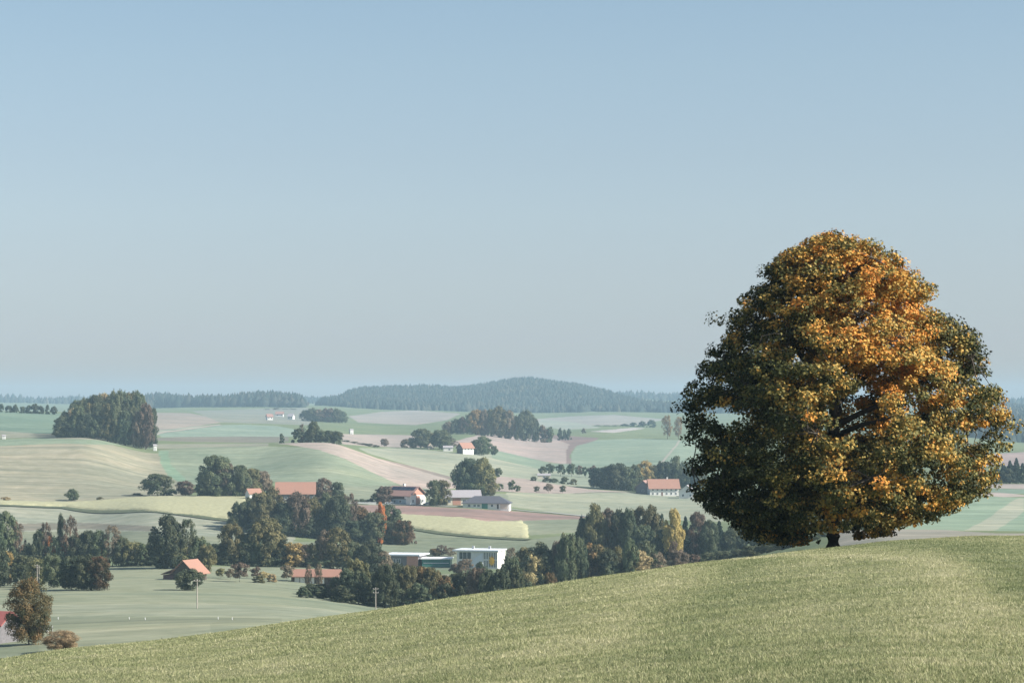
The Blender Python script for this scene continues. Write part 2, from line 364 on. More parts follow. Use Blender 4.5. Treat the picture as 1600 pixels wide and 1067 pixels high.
def inpoly(px, py, poly):
    ins = np.zeros(px.shape, bool); n_ = len(poly)
    for i in range(n_):
        x1, y1 = poly[i]; x2, y2 = poly[(i+1) % n_]
        if y1 == y2: continue
        c_ = ((y1 > py) != (y2 > py)) & (px < (x2-x1)*(py-y1)/(y2-y1)+x1)
        ins ^= c_
    return ins
col = np.zeros(DD.shape+(4,), np.float32); col[...] = (.150,.185,.105,0)
FIELDS = [  # colour, row strength, min distance, max distance, outline of the field as traced (column, row)
 ((.205,.225,.135), .25, 300, 860, [(-400,1100),(-400,890),(0,880),(260,885),(420,885),(900,885),(900,1100)]),
 ((.245,.255,.165), .5, 300, 860, [(-400,947),(80,944),(300,941),(480,948),(560,956),(560,967),(300,963),(80,962),(-400,965)]),
 ((.175,.195,.120), .5, 300, 860, [(-400,966),(80,964),(300,965),(440,966),(440,973),(80,974),(-400,974)]),
 ((.235,.245,.150), .5, 300, 860, [(60,985),(170,979),(330,975),(330,1010),(60,1030)]),
 ((.145,.190,.125), .4, 860, 1120, [(-400,780),(200,780),(460,800),(460,880),(-400,880)]),
 ((.175,.165,.115), .3, 860, 1120, [(-400,818),(0,818),(120,816),(240,822),(240,830),(120,826),(0,830),(-400,830)]),
 ((.165,.190,.110), .3, 860, 1120, [(-400,830),(0,830),(240,830),(330,838),(420,845),(420,880),(-400,880)]),
 ((.285,.265,.165), 1., 1040, 1460, [(-400,702),(0,697),(60,694),(100,692.5),(180,695),(235,701),(247,708),(252,724),(262,742),(285,757),(300,785),(-400,790)]),
 ((.110,.190,.105), .3, 1300, 1560, [(-400,690),(0,687),(60,684),(100,683),(150,687),(200,693),(243,700.5),(235,701),(180,695),(100,692.5),(0,697),(-400,702)]),
 ((.215,.225,.150), .3, 1380, 1640, [(-400,680),(0,673),(60,677),(120,678),(240,680),(300,684),(420,691),(420,698),(250,701),(150,687),(60,684),(-400,690)]),
 ((.075,.160,.100), .3, 1450, 2300, [(-400,630),(0,630),(110,636),(110,678),(60,677),(0,673),(-400,678)]),
 ((.120,.185,.105), .5, 1120, 1560, [(247,703),(300,699),(420,697),(500,700),(560,726),(600,745),(622,757),(560,760),(430,752),(300,758),(262,742),(252,724)]),
 ((.095,.205,.110), .3, 1120, 1560, [(247,704),(262,704),(266,725),(290,748),(285,757),(262,742),(251,724)]),
 ((.190,.180,.130), .5, 1440, 2100, [(240,684),(330,681),(400,682),(450,682),(450,690),(400,692),(300,690),(240,688)]),
 ((.115,.205,.140), .5, 1500, 2600, [(246,672),(330,664),(420,663),(470,672),(470,682),(330,682),(250,683)]),
 ((.330,.290,.215), .2, 1500, 3400, [(236,676),(300,668),(345,662),(345,664),(300,670.5),(250,677)]),
 ((.290,.250,.190), .3, 1900, 3600, [(236,643),(280,642),(320,650),(345,660),(300,667),(236,674)]),
 ((.185,.205,.160), .3, 2400, 4600, [(300,642),(480,636),(520,648),(480,664),(420,662),(345,660)]),
 ((.370,.300,.235), .4, 1200, 1620, [(400,690.5),(450,682),(478,681),(505,687),(540,698),(590,716),(640,731),(700,748),(720,762),(660,768),(624,757),(580,737),(540,717),(500,703),(450,694.5)]),
 ((.240,.195,.150), .2, 1400, 2000, [(590,716),(640,727),(700,741),(710,747),(700,748),(640,731),(590,716)]),
 ((.175,.210,.130), .4, 1120, 1420, [(430,750),(560,760),(620,757),(700,768),(820,772),(820,790),(560,786),(430,786)]),
 ((.160,.210,.130), .3, 1380, 2300, [(560,700),(640,700),(720,708),(770,709),(800,710),(880,727),(900,730),(900,760),(780,748),(705,745),(640,727),(575,708)]),
 ((.350,.285,.225), .3, 1700, 2600, [(530,678),(600,679),(650,680),(690,684),(700,698),(640,699),(590,698),(535,694)]),
 ((.365,.290,.235), .3, 1700, 3000, [(700,692),(745,680),(800,677),(860,682),(925,687),(895,700),(888,712),(893,727),(860,722),(820,714),(775,706),(720,698)]),
 ((.230,.165,.135), .3, 1700, 3000, [(800,676),(860,679),(935,684),(928,690),(898,698),(890,712),(895,729),(885,727),(884,706),(890,694),(860,683)]),
 ((.115,.205,.125), .3, 1700, 3000, [(895,728),(892,712),(900,697),(935,687),(1000,685),(1120,690),(1120,730),(1000,730)]),
 ((.105,.185,.110), .2, 1350, 2100, [(760,700),(830,716),(860,724),(1130,730),(1130,752),(900,740),(850,734),(770,716)]),
 ((.130,.190,.120), .2, 1350, 1900, [(850,740),(1000,742),(1000,768),(925,762),(850,752)]),
 ((.350,.280,.220), .3, 1290, 2000, [(762,742),(820,748),(870,757),(920,764),(985,768),(920,773),(850,771),(790,768),(760,766)]),
 ((.165,.215,.130), .5, 1080, 1520, [(790,769),(850,771),(985,768),(1090,778),(1130,782),(1130,815),(930,810),(860,800),(800,792)]),
 ((.290,.190,.150), .7, 1040, 1240, [(555,788),(640,790),(720,793.5),(800,798),(860,803),(915,807),(900,815),(860,813),(820,814),(760,815),(700,808),(625,805),(560,798)]),
 ((.120,.165,.090), .3, 960, 1240, [(815,813),(900,811),(960,815),(960,830),(880,832),(828,836)]),
 ((.150,.185,.105), .3, 820, 1070, [(420,845),(560,848),(640,828),(690,835),(828,843),(920,830),(960,830),(960,890),(420,890)]),
 ((.300,.270,.215), .3, 2500, 5200, [(545,650),(600,643),(650,641),(720,646),(700,656),(650,664),(600,662),(560,660)]),
 ((.290,.275,.220), .3, 2500, 5200, [(830,655),(900,650),(960,648),(1040,655),(1000,664),(930,664),(850,668)]),
 ((.160,.220,.160), .3, 2500, 5200, [(845,655),(900,660),(940,668),(880,672),(840,664)]),
 ((.400,.360,.310), .2, 2300, 4200, [(920,674),(990,668),(1010,669),(960,676)]),
 ((.300,.265,.205), .4, 380, 640, [(1300,850),(1300,829),(1380,826),(1480,828),(1560,833),(2400,836),(2400,900),(1300,900)]),
 ((.115,.215,.130), .9, 500, 1180, [(1180,828),(1180,775),(1530,775),(1600,777),(2400,780),(2400,836),(1560,832.5),(1480,828),(1380,826)]),
 ((.185,.235,.155), .6, 500, 1180, [(1500,832),(1540,812),(1570,790),(1590,778),(1600,778),(1600,800),(1560,826),(1545,832)]),
 ((.380,.320,.255), .2, 1000, 1260, [(1500,768),(1560,769),(1620,775),(2400,778),(2400,781),(1600,778.5),(1540,774)]),
 ((.100,.190,.125), .2, 1050, 1340, [(1500,762),(1620,765),(2400,768),(2400,778),(1620,775),(1560,769)]),
 ((.360,.300,.240), .2, 1150, 1400, [(1500,757),(1600,756),(2400,756),(2400,766),(1600,764),(1540,762)]),
 ((.330,.255,.215), .2, 1500, 2600, [(1500,712),(1600,706),(2400,706),(2400,728),(1500,728)]),
]
px_, py_ = XX, TYP
# soft natural wobble of the boundaries
FADJ = lambda c_: tuple(np.array(c_)*.62+.38*(c_[0]*.3+c_[1]*.59+c_[2]*.11)*np.array((1.0,1.0,1.0)))
wob = .8*np.sin(TX/9.+DD/31.)*np.clip(1200/DD, .2, 1)
for c_, rs, d0, d1, poly in FIELDS:
    k = inpoly(px_+wob, py_+wob*.35, poly) & (DD > d0) & (DD < d1)
    cc_ = np.array(FADJ(c_)) if c_[1] > c_[0] else (np.array(c_)*.85+.15*c_[1])*np.array((.99,1.02,1.14))
    if c_[1] > c_[0]*1.25: cc_ *= np.array((1.13,1.03,1.07))
    elif d1 <= 860: cc_ *= np.array((.88,.93,.90))
    cc_ *= 1.36 if c_[1] > c_[0]*1.25 else 1.12 if c_[1] > c_[0] else .95
    col[k] = (*cc_, min(1, rs+.25))
far = np.clip((DD-2500)/1500, 0, 1)
ca = me.color_attributes.new('field', 'FLOAT_COLOR', 'POINT'); ca.data.foreach_set('color', col.ravel())
m, t, n, l, p = new_mat('valley_fields')
tc = n.new('ShaderNodeTexCoord'); at = n.new('ShaderNodeAttribute'); at.attribute_name = 'field'
def stretched(ax, ay, rot):
    mp = n.new('ShaderNodeMapping'); mp.inputs['Scale'].default_value = (ax, ay, .02); mp.inputs['Rotation'].default_value = (0,0,rot)
    l.new(tc.outputs['Object'], mp.inputs[0]); return mp.outputs[0]
a1 = ramp(noise(1, 4, stretched(.006,.16,R(6))), .3, .7)       # crop rows running across the slopes
a2 = ramp(noise(1, 6, stretched(.014,.010,0)), .3, .7)         # large patches
a3 = ramp(noise(1, 5, stretched(.15,.15,0)), .25, .75)           # tufts
a4 = ramp(noise(1, 3, stretched(.004,.07,R(-4))), .35, .65); a5 = ramp(noise(1, 6, stretched(.05,.035,.4), .75), .3, .7)
rowc = mixc(a1, (.72,.75,.75), (1.22,1.20,1.18)); patc = mixc(a2, (.84,.88,.88), (1.16,1.11,1.08)); tuf = mixc(a3, (.80,.82,.78), (1.18,1.16,1.18))
patc = mixc(1., patc, mixc(a4, (.90,.93,.94), (1.09,1.06,1.04)), 'MULTIPLY'); patc = mixc(1., patc, mixc(a5, (.88,.90,.88), (1.12,1.09,1.09)), 'MULTIPLY')
c = mixc(1., at.outputs['Color'], patc, 'MULTIPLY'); c = mixc(1., c, tuf, 'MULTIPLY'); c = mixc(at.outputs['Alpha'], c, mixc(1., c, rowc, 'MULTIPLY'))
l.new(c, p.inputs['Base Color']); p.inputs['Roughness'].default_value = .95; p.inputs['Specular IOR Level'].default_value = .08
o = link('valley_terrain', me, m); tag(o, 'patchwork of meadows, stubble and ploughed fields rolling away across the valley', kind='structure')

# crops that stand up from the ground: raised slabs with a shaggy top
def pix_to_ground(xp, yp, Dg):
    D = solve(xp, yp, Dg, .25); return D
def crop(name, poly, Dg, h, mat, label, step=1.9):
    """traced outline -> world polygon -> raised canopy with sides"""
    ds = [solve(x, y, Dg, .2) for x, y in poly]
    W = [((x-800)/F*d, d) for (x, y), d in zip(poly, ds)]
    xs = [q[0] for q in W]; ys = [q[1] for q in W]
    gx_ = np.arange(min(xs)-2, max(xs)+2, step); gy_ = np.arange(min(ys)-2, max(ys)+2, step)
    A, B = np.meshgrid(gx_, gy_, indexing='ij')
    ins = inpoly(A, B, W)
    z0 = terr_z((800+F*A/B).ravel(), B.ravel()).reshape(A.shape)
    # shrink towards ground at the edge
    top = z0 + np.where(ins, h*(1+.06*rng.normal(size=A.shape)), -.5)
    Ax = A+rng.normal(0, step*.2, A.shape); Bx = B+rng.normal(0, step*.2, A.shape)
    i = np.arange(A.size).reshape(A.shape)
    f = np.stack([i[:-1,:-1], i[1:,:-1], i[1:,1:], i[:-1,1:]], -1).reshape(-1,4)
    keep = (ins[:-1,:-1]|ins[1:,:-1]|ins[1:,1:]|ins[:-1,1:]).ravel()
    f = f[keep]; used = np.unique(f); mp = np.zeros(A.size, int); mp[used] = np.arange(len(used))
    Vv = np.stack([Ax, Bx, top], -1).reshape(-1,3)[used]
    o = link(name, fast_mesh(name, Vv, mp[f], 4), mat); o.data.polygons.foreach_set('use_smooth', np.ones(len(o.data.polygons), bool)); tag(o, label, 'crop', kind='stuff'); return o
M['crop'] = simple('flowering_crop', (.34,.335,.205), .9, .16, .6)
crop('crop_field', [(-120,783),(0,783),(200,779),(300,776),(392,777),(384,795),(374,812),(330,808),(260,802),(200,797),(100,791),(0,788),(-120,786)], 1080, .7, M['crop'], 'pale yellow crop strip below the stubble hill at left')
crop('crop_field', [(600,806),(628,805),(700,809),(760,816),(800,816),(815,814),(824,826),(828,841),(790,839),(740,836),(690,831),(655,827),(636,822),(600,818)], 1050, .8, M['crop'], 'pale yellow crop patch between the ploughed strip and the low meadow')

# (shade strips along the crop edges below)
# roads and tracks draped on the land
def ribbon(name, pts, Dg, width, mat, label, off=.25):
    P = [gpt(x, solve(x, y, d, .15)) for (x, y), d in zip(pts, Dg)]
    # resample
    Q = []
    for a_, b_ in zip(P[:-1], P[1:]):
        k = max(2, int((b_-a_).length/8))
        for i in range(k): Q.append(a_.lerp(b_, i/k))
    Q.append(P[-1]); vs = []; 
    for i, q in enumerate(Q):
        d = (Q[min(i+1, len(Q)-1)]-Q[max(i-1, 0)]); d.z = 0; d.normalize(); s = Vector((-d.y, d.x, 0))
        for sgn in (-.5, .5):
            v = q+s*sgn*width; v.z = float(terr_z([800+F*v.x/v.y], [v.y])[0])+off; vs.append(v[:])
    f = [(2*i, 2*i+2, 2*i+3, 2*i+1) for i in range(len(Q)-1)]
    o = link(name, fast_mesh(name, vs, f, 4), mat); tag(o, label, kind='structure'); return o
ribbon('road', [(540,786),(600,788),(660,789.5),(720,792),(800,796),(860,801),(915,806.5),(960,812)], [1185,1185,1180,1180,1180,1175,1165,1150], 4.5, M['asphalt'], 'narrow country road passing in front of the farm buildings')
ribbon('track', [(900,771),(985,769),(1050,773),(1100,779),(1160,786)], [1420,1440,1440,1400,1360], 3.5, M['gravel'], 'pale farm track leading to the red-roofed farmhouse')
ribbon('track', [(236,681),(245,678),(270,674),(310,668),(345,664)], [1700,1750,1850,2050,2300], 5, M['gravel'], 'pale track rising to the right of the round wood')
ribbon('track', [(1030,728),(1045,710),(1058,695),(1062,688)], [1850,2000,2200,2400], 2.2, M['gravel'], 'faint wheel track climbing the green field behind the farmhouse')

M['edge_shade'] = simple('dark_edge_shade', (.085,.10,.055), .95, .25, .5)  # dark strips put in for the shaded front edges of the crops
ribbon('edge_shade', [(0,790),(100,793.5),(200,799.5),(330,811),(374,815)], [1085]*5, 6, M['edge_shade'], 'dark painted shade along the lower edge of the left yellow strip', .35)
ribbon('edge_shade', [(640,826),(690,834),(740,838.5),(790,841.5),(828,843.5)], [1010]*5, 5, M['edge_shade'], 'dark hedge-like painted shade along the lower edge of the right yellow patch', .35)

# ------------------------------------------------------------------ tree prototypes (unit height 1, crown width about 1 before scaling)
def quads(P, Nn, S, rg, aspect=.75):
    """leaf-clump quads at P (k,3) facing Nn, half size S"""
    k = len(P); r = rg.normal(size=(k,3)); t1 = np.cross(Nn, r); t1 /= np.linalg.norm(t1, axis=1)[:,None]+1e-9
    t2 = np.cross(Nn, t1); t2 /= np.linalg.norm(t2, axis=1)[:,None]+1e-9
    S = S[:,None]; a_ = t1*S; b_ = t2*S*aspect
    return np.stack([P-a_, P-b_*.9+a_*.15, P+a_, P+b_+a_*.1], 1).reshape(-1,3), np.arange(4*k).reshape(-1,4)
def tube(pts, rads, sides=6):
    vs, fs = [], []
    for i, (p_, r_) in enumerate(zip(pts, rads)):
        d = Vector(pts[min(i+1,len(pts)-1)])-Vector(pts[max(i-1,0)])
        if d.length < 1e-6: d = Vector((0,0,1))
        q = d.to_track_quat('Z','Y')
        for s in range(sides):
            a_ = 2*math.pi*s/sides; vs.append((Vector(p_)+q@Vector((math.cos(a_)*r_, math.sin(a_)*r_, 0)))[:])
    for i in range(len(pts)-1):
        for s in range(sides):
            s2 = (s+1)%sides; fs.append((i*sides+s, i*sides+s2, (i+1)*sides+s2, (i+1)*sides+s))
    return vs, fs
def join(parts):
    V_, F_ = [], []; n0 = 0
    for v, f in parts:
        V_.append(np.asarray(v, float)); F_.append(np.asarray(f)+n0); n0 += len(v)
    return np.concatenate(V_), np.concatenate(F_)
def proto(kind, seed, nclump, nleaf, leaf):
    rg = np.random.default_rng(seed)
    bole = {'round':.04,'oval':.03,'tall':.04,'conifer':.03,'bush':.0,'sparse':.10,'orchard':.22}[kind]
    cl = []
    tries = 0
    while len(cl) < nclump and tries < 20000:
        tries += 1
        h = rg.random(); a_ = rg.random()*2*np.pi
        if kind == 'conifer': env = .5*(1-h)**.85+.02; rad = env*(.55+.5*rg.random())
        elif kind == 'tall':  env = .5*math.sin(math.pi*min(1,(h*.86+.12)))**.6; rad = env*(rg.random()**.4)
        elif kind == 'bush':  env = .5*math.cos(h*math.pi/2*.96)**.5; rad = env*rg.random()**.4
        elif kind == 'oval':  env = .5*(1-abs(2*(h*.93+.06)-1)**2.6)**.6; rad = env*rg.random()**.4
        else:                 env = .5*(1-abs(2*(h*.90+.08)-1)**2.8)**.55; rad = env*rg.random()**.38
        lump = 1+.20*math.sin(3*a_+seed)*math.sin(5*h+seed*1.7)+.08*math.sin(7*a_+seed*2)
        rad *= lump*.90
        z = bole+(1-bole)*(.05+.90*h)
        s = (.085 if kind != 'conifer' else .05+.06*(1-h))*(1+.5*rg.random())
        if kind == 'sparse': s *= .75
        if kind == 'orchard': s *= 1.1
        cl.append((rad*math.cos(a_), rad*math.sin(a_), z, s))
    cl = np.array(cl)
    per = nleaf//nclump
    ci = np.repeat(np.arange(nclump), per); k = len(ci)
    d = rg.normal(size=(k,3)); d /= np.linalg.norm(d, axis=1)[:,None]
    d[:,2] = np.where((d[:,2] < -.2) & (rg.random(k) < .45), -d[:,2]*.6, d[:,2])
    rr_ = cl[ci,3]*(.55+.55*rg.random(k)**.7)
    off = d*rr_[:,None]
    if kind == 'conifer': off[:,2] *= .45; off[:,2] -= .25*np.hypot(off[:,0],off[:,1])
    else: off[:,2] *= .95
    P = cl[ci,:3]+off
    nn = d+rg.normal(size=(k,3))*.55
    cc = np.array([0,0,.5]); out = P-cc; out /= np.linalg.norm(out, axis=1)[:,None]+1e-9
    nn = nn+out*.35; nn /= np.linalg.norm(nn, axis=1)[:,None]
    v, f = quads(P, nn, leaf*(.6+.8*rg.random(k)), rg)
    v[:,2] = np.maximum(v[:,2], .0)
    me = fast_mesh('crown_'+kind, v, f, 4)
    cv = rg.random(nclump)**1.4
    mv = np.clip(cv[ci]*.8+.2*rg.random(k)+.15*(P[:,2]-.5), 0, 1)
    a_ = me.attributes.new('mixv','FLOAT','FACE'); a_.data.foreach_set('value', mv.astype(np.float32))
    # trunk with limbs to some of the clumps
    parts = []
    tr_ = .016 if kind != 'bush' else .008
    topz = .9 if kind in ('conifer','tall') else .62
    tp = [(0,0,-.03),(0,0,.03),(rg.normal(0,.008),rg.normal(0,.008),topz*.35),(rg.normal(0,.02),rg.normal(0,.02),topz*.7),(rg.normal(0,.02),rg.normal(0,.02),topz)]
    parts.append(tube(tp, [tr_*1.6,tr_*1.2,tr_,tr_*.7,tr_*.25]))
    if kind != 'conifer':
        for c4 in cl[rg.permutation(nclump)[:14 if kind!='sparse' else 22]]:
            z0 = max(.05,min(topz*.9, c4[2]*.55)); b0 = Vector((0,0,z0)); e0 = Vector(c4[:3]); md = b0.lerp(e0,.5)+Vector((0,0,-.02))
            parts.append(tube([b0[:],md[:],e0[:]], [tr_*.5,tr_*.3,tr_*.1], 5))
    tv, tf = join(parts); mt = fast_mesh('trunk_'+kind, tv, tf, 4); mt.materials.append(M['bark'])
    me.materials.append(L['green'])
    return me, mt
PROTO = {}
def add_proto(kind, reps, nclump, nleaf, leaf, hi=None):
    PROTO[kind] = [proto(kind, 11*i+len(kind)*3, nclump, nleaf, leaf) for i in range(reps)]
add_proto('round', 5, 95, 9500, .025)
add_proto('oval', 4, 90, 9000, .024)
add_proto('tall', 3, 70, 6500, .022)
add_proto('conifer', 3, 150, 9000, .019)
add_proto('bush', 3, 50, 5000, .036)
add_proto('sparse', 3, 70, 5600, .018)
add_proto('orchard', 3, 40, 4000, .030)
NEARP = [proto('round', 301, 130, 26000, .013), proto('round', 317, 120, 22000, .014)]

KIND_WORD = {'round':'broad','oval':'oval','tall':'tall slender','conifer':'pointed','bush':'low bushy','sparse':'thin-leaved','orchard':'small'}
CLUSTERS = {}
def place_tree(cluster, x, top, w_, D, kind='round', leaf='green', base=None, near=None):
    """x, top row, crown width in photo pixels, distance in metres; base row solves the distance"""
    if base is not None: D = solve(x, base, D, .12)
    g = gpt(x, D)
    yb = scr_y(g.z, D)
    H = max((yb-top)*D/F, 1.2); W = w_*D/F
    pr = NEARP[near] if near is not None else PROTO[kind][int(rng.integers(len(PROTO[kind])))]
    nm = {'conifer':'spruce_tree','bush':'bush','orchard':'fruit_tree'}.get(kind, 'broadleaf_tree')
    t_ = empty(nm, g, rng.random()*6.28); WF = {'oval':1.3,'round':1.14,'conifer':1.15}.get(kind, 1.06)
    cr_ = bpy.data.objects.new('crown', pr[0]); tr_ = bpy.data.objects.new('trunk', pr[1])
    for q in (cr_, tr_): C.objects.link(q); q.parent = t_; q.scale = (W*WF, W*WF*(.9+.2*rng.random()), H)
    tr_.scale = (max(W*.8,H*.6), max(W*.8,H*.6), H)
    cr_.material_slots[0].link = 'OBJECT'; cr_.material_slots[0].material = L[leaf]
    CLUSTERS.setdefault(cluster, []).append((x, top, D, kind, leaf, t_, W, H))
    return t_

# ------------------------------------------------------------------ trees, cluster by cluster (column, top row, width, kind, colour)
def many(cluster, D, base, rows, dj=0):
    for r_ in rows:
        x, top, w_, kind, leaf = r_[:5]
        b = r_[5] if len(r_) > 5 else base; d = r_[6] if len(r_) > 6 else D
        place_tree(cluster, x, top, w_, d+(rng.random()-.5)*dj, kind, leaf, b)

place_tree('standing beside the red-roofed shed at the lower left', 45, 907, 66, 345, 'round', 'mixed', 1007, near=0)
place_tree('growing in the grass beside the red-roofed shed', 96, 985, 54, 332, 'bush', 'straw', 1018, near=1)
many('standing alone in the meadow in front of the old barn', 680, 932, [(297,889,34,'oval','dark')])
PROTO_ = None
A_ = 'in the front row of the left-hand tree belt'
many(A_, 640, None, [(-8,850,44,'round','dark'),(12,862,26,'tall','gold',914),(36,868,36,'round','green',914),(60,872,34,'round','olive',916),(84,866,34,'round','green',918),(112,868,42,'round','dark',921),(136,866,34,'oval','dark',922),(155,868,36,'round','mixed',922),(-50,852,60,'round','dark'),(-100,840,60,'round','green')])
B_ = 'in the back row of the left-hand tree belt'
many(B_, 770, None, [(8,802,34,'oval','green'),(28,815,26,'sparse','russet'),(0,838,16,'round','orange'),(48,848,26,'round','dark'),(62,828,20,'oval','dark'),(71,817,24,'sparse','russet'),(78,837,14,'oval','orange'),(95,803,14,'tall','dark'),(86,838,30,'round','dark'),(110,806,30,'sparse','russet'),(101,838,12,'oval','orange'),(118,838,34,'round','dark'),(136,831,30,'round','dark'),(155,830,26,'oval','green'),(176,822,34,'sparse','russet'),(163,843,12,'oval','orange'),(188,838,28,'round','green'),(206,845,34,'round','olive'),(228,847,32,'round','green'),(248,845,26,'round','dark'),(150,855,40,'bush','dark'),(200,862,40,'bush','dark'),(235,866,40,'bush','dark'),(-40,820,50,'round','dark'),(-90,815,50,'round','olive'),(28,855,34,'round','dark'),(55,862,36,'round','dark')])
C_ = 'in the tree group behind the old barn'
many(C_, 790, 888, [(262,807,46,'oval','dark'),(292,812,36,'sparse','green'),(312,838,30,'round','green'),(322,850,26,'round','olive',894,760),(278,845,34,'round','olive'),(250,858,26,'bush','green'),(300,860,30,'bush','dark')])
E_ = 'in the tree clump between the orchard and the grove'
many(E_, 800, None, [(345,848,40,'round','dark'),(365,817,40,'round','olive'),(384,832,40,'round','dark'),(402,830,36,'round','dark'),(418,812,50,'round','olive'),(440,838,30,'round','dark'),(457,847,42,'round','gold'),(358,862,44,'bush','dark'),(395,860,50,'bush','dark'),(432,862,44,'bush','dark'),(476,852,26,'round','russet'),(490,848,26,'round','olive'),(509,829,26,'oval','russet'),(526,826,38,'oval','olive'),(548,845,34,'round','green'),(578,845,44,'round','dark'),(598,862,28,'round','russet'),(540,862,44,'bush','dark'),(500,865,44,'bush','green'),(470,868,30,'bush','olive')])
F_ = 'in the dark grove below the orange-roofed barn'
many(F_, 1010, None, [(374,783,30,'round','dark'),(392,776,30,'round','green'),(408,768,34,'round','olive'),(428,764,38,'round','olive'),(385,802,40,'round','dark'),(412,795,40,'round','dark'),(448,784,38,'round','dark'),(466,768,38,'round','russet'),(486,776,38,'round','olive'),(506,772,38,'round','green'),(526,776,40,'round','dark'),(545,771,32,'sparse','russet'),(560,792,36,'round','mixed'),(440,803,42,'round','dark'),(475,800,42,'round','dark'),(505,800,42,'round','dark'),(535,802,42,'round','dark'),(583,800,34,'round','green'),(607,790,40,'oval','dark'),(595,787,16,'oval','orange'),(628,812,30,'round','mixed'),(638,822,22,'bush','russet'),(560,812,40,'round','dark'),(590,812,36,'round','dark'),(615,815,34,'round','green'),(365,806,20,'round','green'),(455,820,44,'bush','dark'),(500,822,44,'bush','dark'),(550,825,44,'bush','dark'),(400,815,40,'bush','dark')], 30)
many('beside the orange-roofed barn', 1175, None, [(505,748,24,'oval','russet'),(527,753,18,'oval','dark'),(517,765,22,'round','mixed'),(538,772,14,'bush','olive'),(388,772,16,'bush','olive'),(490,772,30,'round','russet'),(468,775,30,'bush','green')])
H_ = 'in the hedge at the foot of the stubble hill'
many(H_, 1150, None, [(246,741,42,'round','green'),(268,764,20,'bush','green'),(290,751,28,'round','russet'),(214,770,18,'bush','russet'),(322,735,32,'round','green'),(336,712,44,'oval','green'),(352,722,30,'round','russet'),(376,728,30,'round','green'),(394,731,28,'round','olive'),(384,745,28,'round','russet'),(410,737,26,'round','russet'),(366,752,30,'bush','russet'),(320,756,30,'bush','green'),(345,752,36,'bush','green'),(400,758,26,'bush','olive')], 20)
many('at the lower edge of the stubble field', 1105, None, [(113,764,16,'oval','green',782),(156,776,13,'bush','olive',782),(8,776,20,'bush','straw',783)])
J_ = 'in the short row on top of the tan ridge'
many(J_, 1545, None, [(466,670,22,'bush','dark'),(480,674,18,'bush','dark'),(490,659,18,'oval','green'),(472,663,10,'sparse','russet'),(502,672,20,'round','green'),(514,673,20,'round','dark'),(526,674,20,'round','dark')])
many('in the low hedge below the ridge row', 1900, None, [(541,690,18,'bush','dark'),(553,692,18,'bush','green'),(565,693,18,'bush','dark'),(577,693,18,'bush','dark'),(587,695,12,'bush','green')])
many('standing alone on the ridge left of the tan field', 1560, None, [(440,677,9,'bush','dark')])
K_ = 'beside the little white house with the orange roof'
many(K_, 1880, None, [(657,671,30,'round','green',700),(672,676,24,'round','olive',700),(690,671,28,'round','green',702),(646,684,14,'round','russet',700),(633,686,16,'bush','russet',699),(705,684,20,'sparse','russet',700),(752,682,28,'round','green',711),(743,688,16,'round','dark',710),(772,696,10,'round','green',711)])
many('standing alone in the pale field behind the tan ridge', 1950, None, [(601,685,11,'round','russet',697)])
N_ = 'in the tall clump behind the grey-roofed barn'
many(N_, 1300, None, [(720,724,26,'oval','dark'),(734,716,32,'oval','dark'),(754,717,34,'oval','olive'),(742,742,36,'round','green'),(762,748,24,'round','olive'),(725,745,24,'round','dark')])
many('in the dark hedge behind the low white wall', 1192, None, [(556,780,12,'bush','dark',786),(566,779,14,'bush','dark',786),(577,780,14,'bush','dark',786)])
many('standing alone right of the tall clump', 1680, None, [(778,731,16,'bush','green',745)])
many('between the solar-roofed farmhouse and the grey-roofed barn', 1178, 790, [(678,750,20,'oval','green'),(692,750,20,'oval','olive')])
many('at the left end of the solar-roofed farmhouse', 1195, None, [(600,759,26,'round','russet',787),(586,770,18,'bush','dark',787)])
P_ = 'in the autumn wood below the blue hill'
many(P_, 2500, None, [(700,659,18,'round','russet'),(712,655,18,'round','dark'),(724,652,18,'round','russet'),(734,645,16,'round','olive'),(745,640,20,'oval','gold'),(757,641,18,'round','russet'),(767,640,16,'oval','olive'),(780,636,26,'oval','olive'),(796,642,18,'oval','russet'),(808,649,16,'round','olive'),(822,641,22,'oval','green'),(836,654,14,'round','green'),(848,664,16,'bush','russet'),(859,667,14,'bush','green'),(752,655,20,'bush','russet'),(790,658,22,'bush','green')])
many('in the small line of three bushes in the far fields', 2600, None, [(875,669,8,'bush','dark'),(882,671,8,'bush','dark'),(889,670,8,'bush','dark')])
many('standing alone in the far fields', 2900, None, [(912,669,7,'bush','russet')])
Q_ = 'in the lower orchard row by the pale strip'
many(Q_, 1400, None, [(780,756,14,'orchard','green',768),(800,751,14,'orchard','green',769),(809,759,10,'orchard','green',770),(838,760,11,'orchard','green',770),(857,756,13,'orchard','russet',770),(879,759,11,'orchard','green',771)])
many('in the upper orchard row left of the farmhouse wood', 1700, None, [(848,729,13,'orchard','green',743),(859,725,14,'orchard','dark',743),(876,726,16,'orchard','dark',744),(893,725,16,'orchard','dark',745),(905,728,14,'orchard','russet',745),(915,730,12,'orchard','green',746),(926,728,14,'orchard','russet',747),(834,744,12,'bush','green',751),(855,745,16,'bush','green',753),(866,747,14,'bush','green',754),(882,745,14,'bush','green',756),(896,748,12,'bush','olive',757)])
R_ = 'in the dark wood left of the red-roofed farmhouse'
many(R_, 1500, None, [(935,732,26,'round','conifer'),(948,728,28,'round','dark'),(965,724,32,'oval','dark'),(982,731,24,'round','green'),(975,745,30,'round','dark'),(992,727,18,'oval','green'),(950,745,34,'round','dark'),(990,748,22,'round','russet')],20)
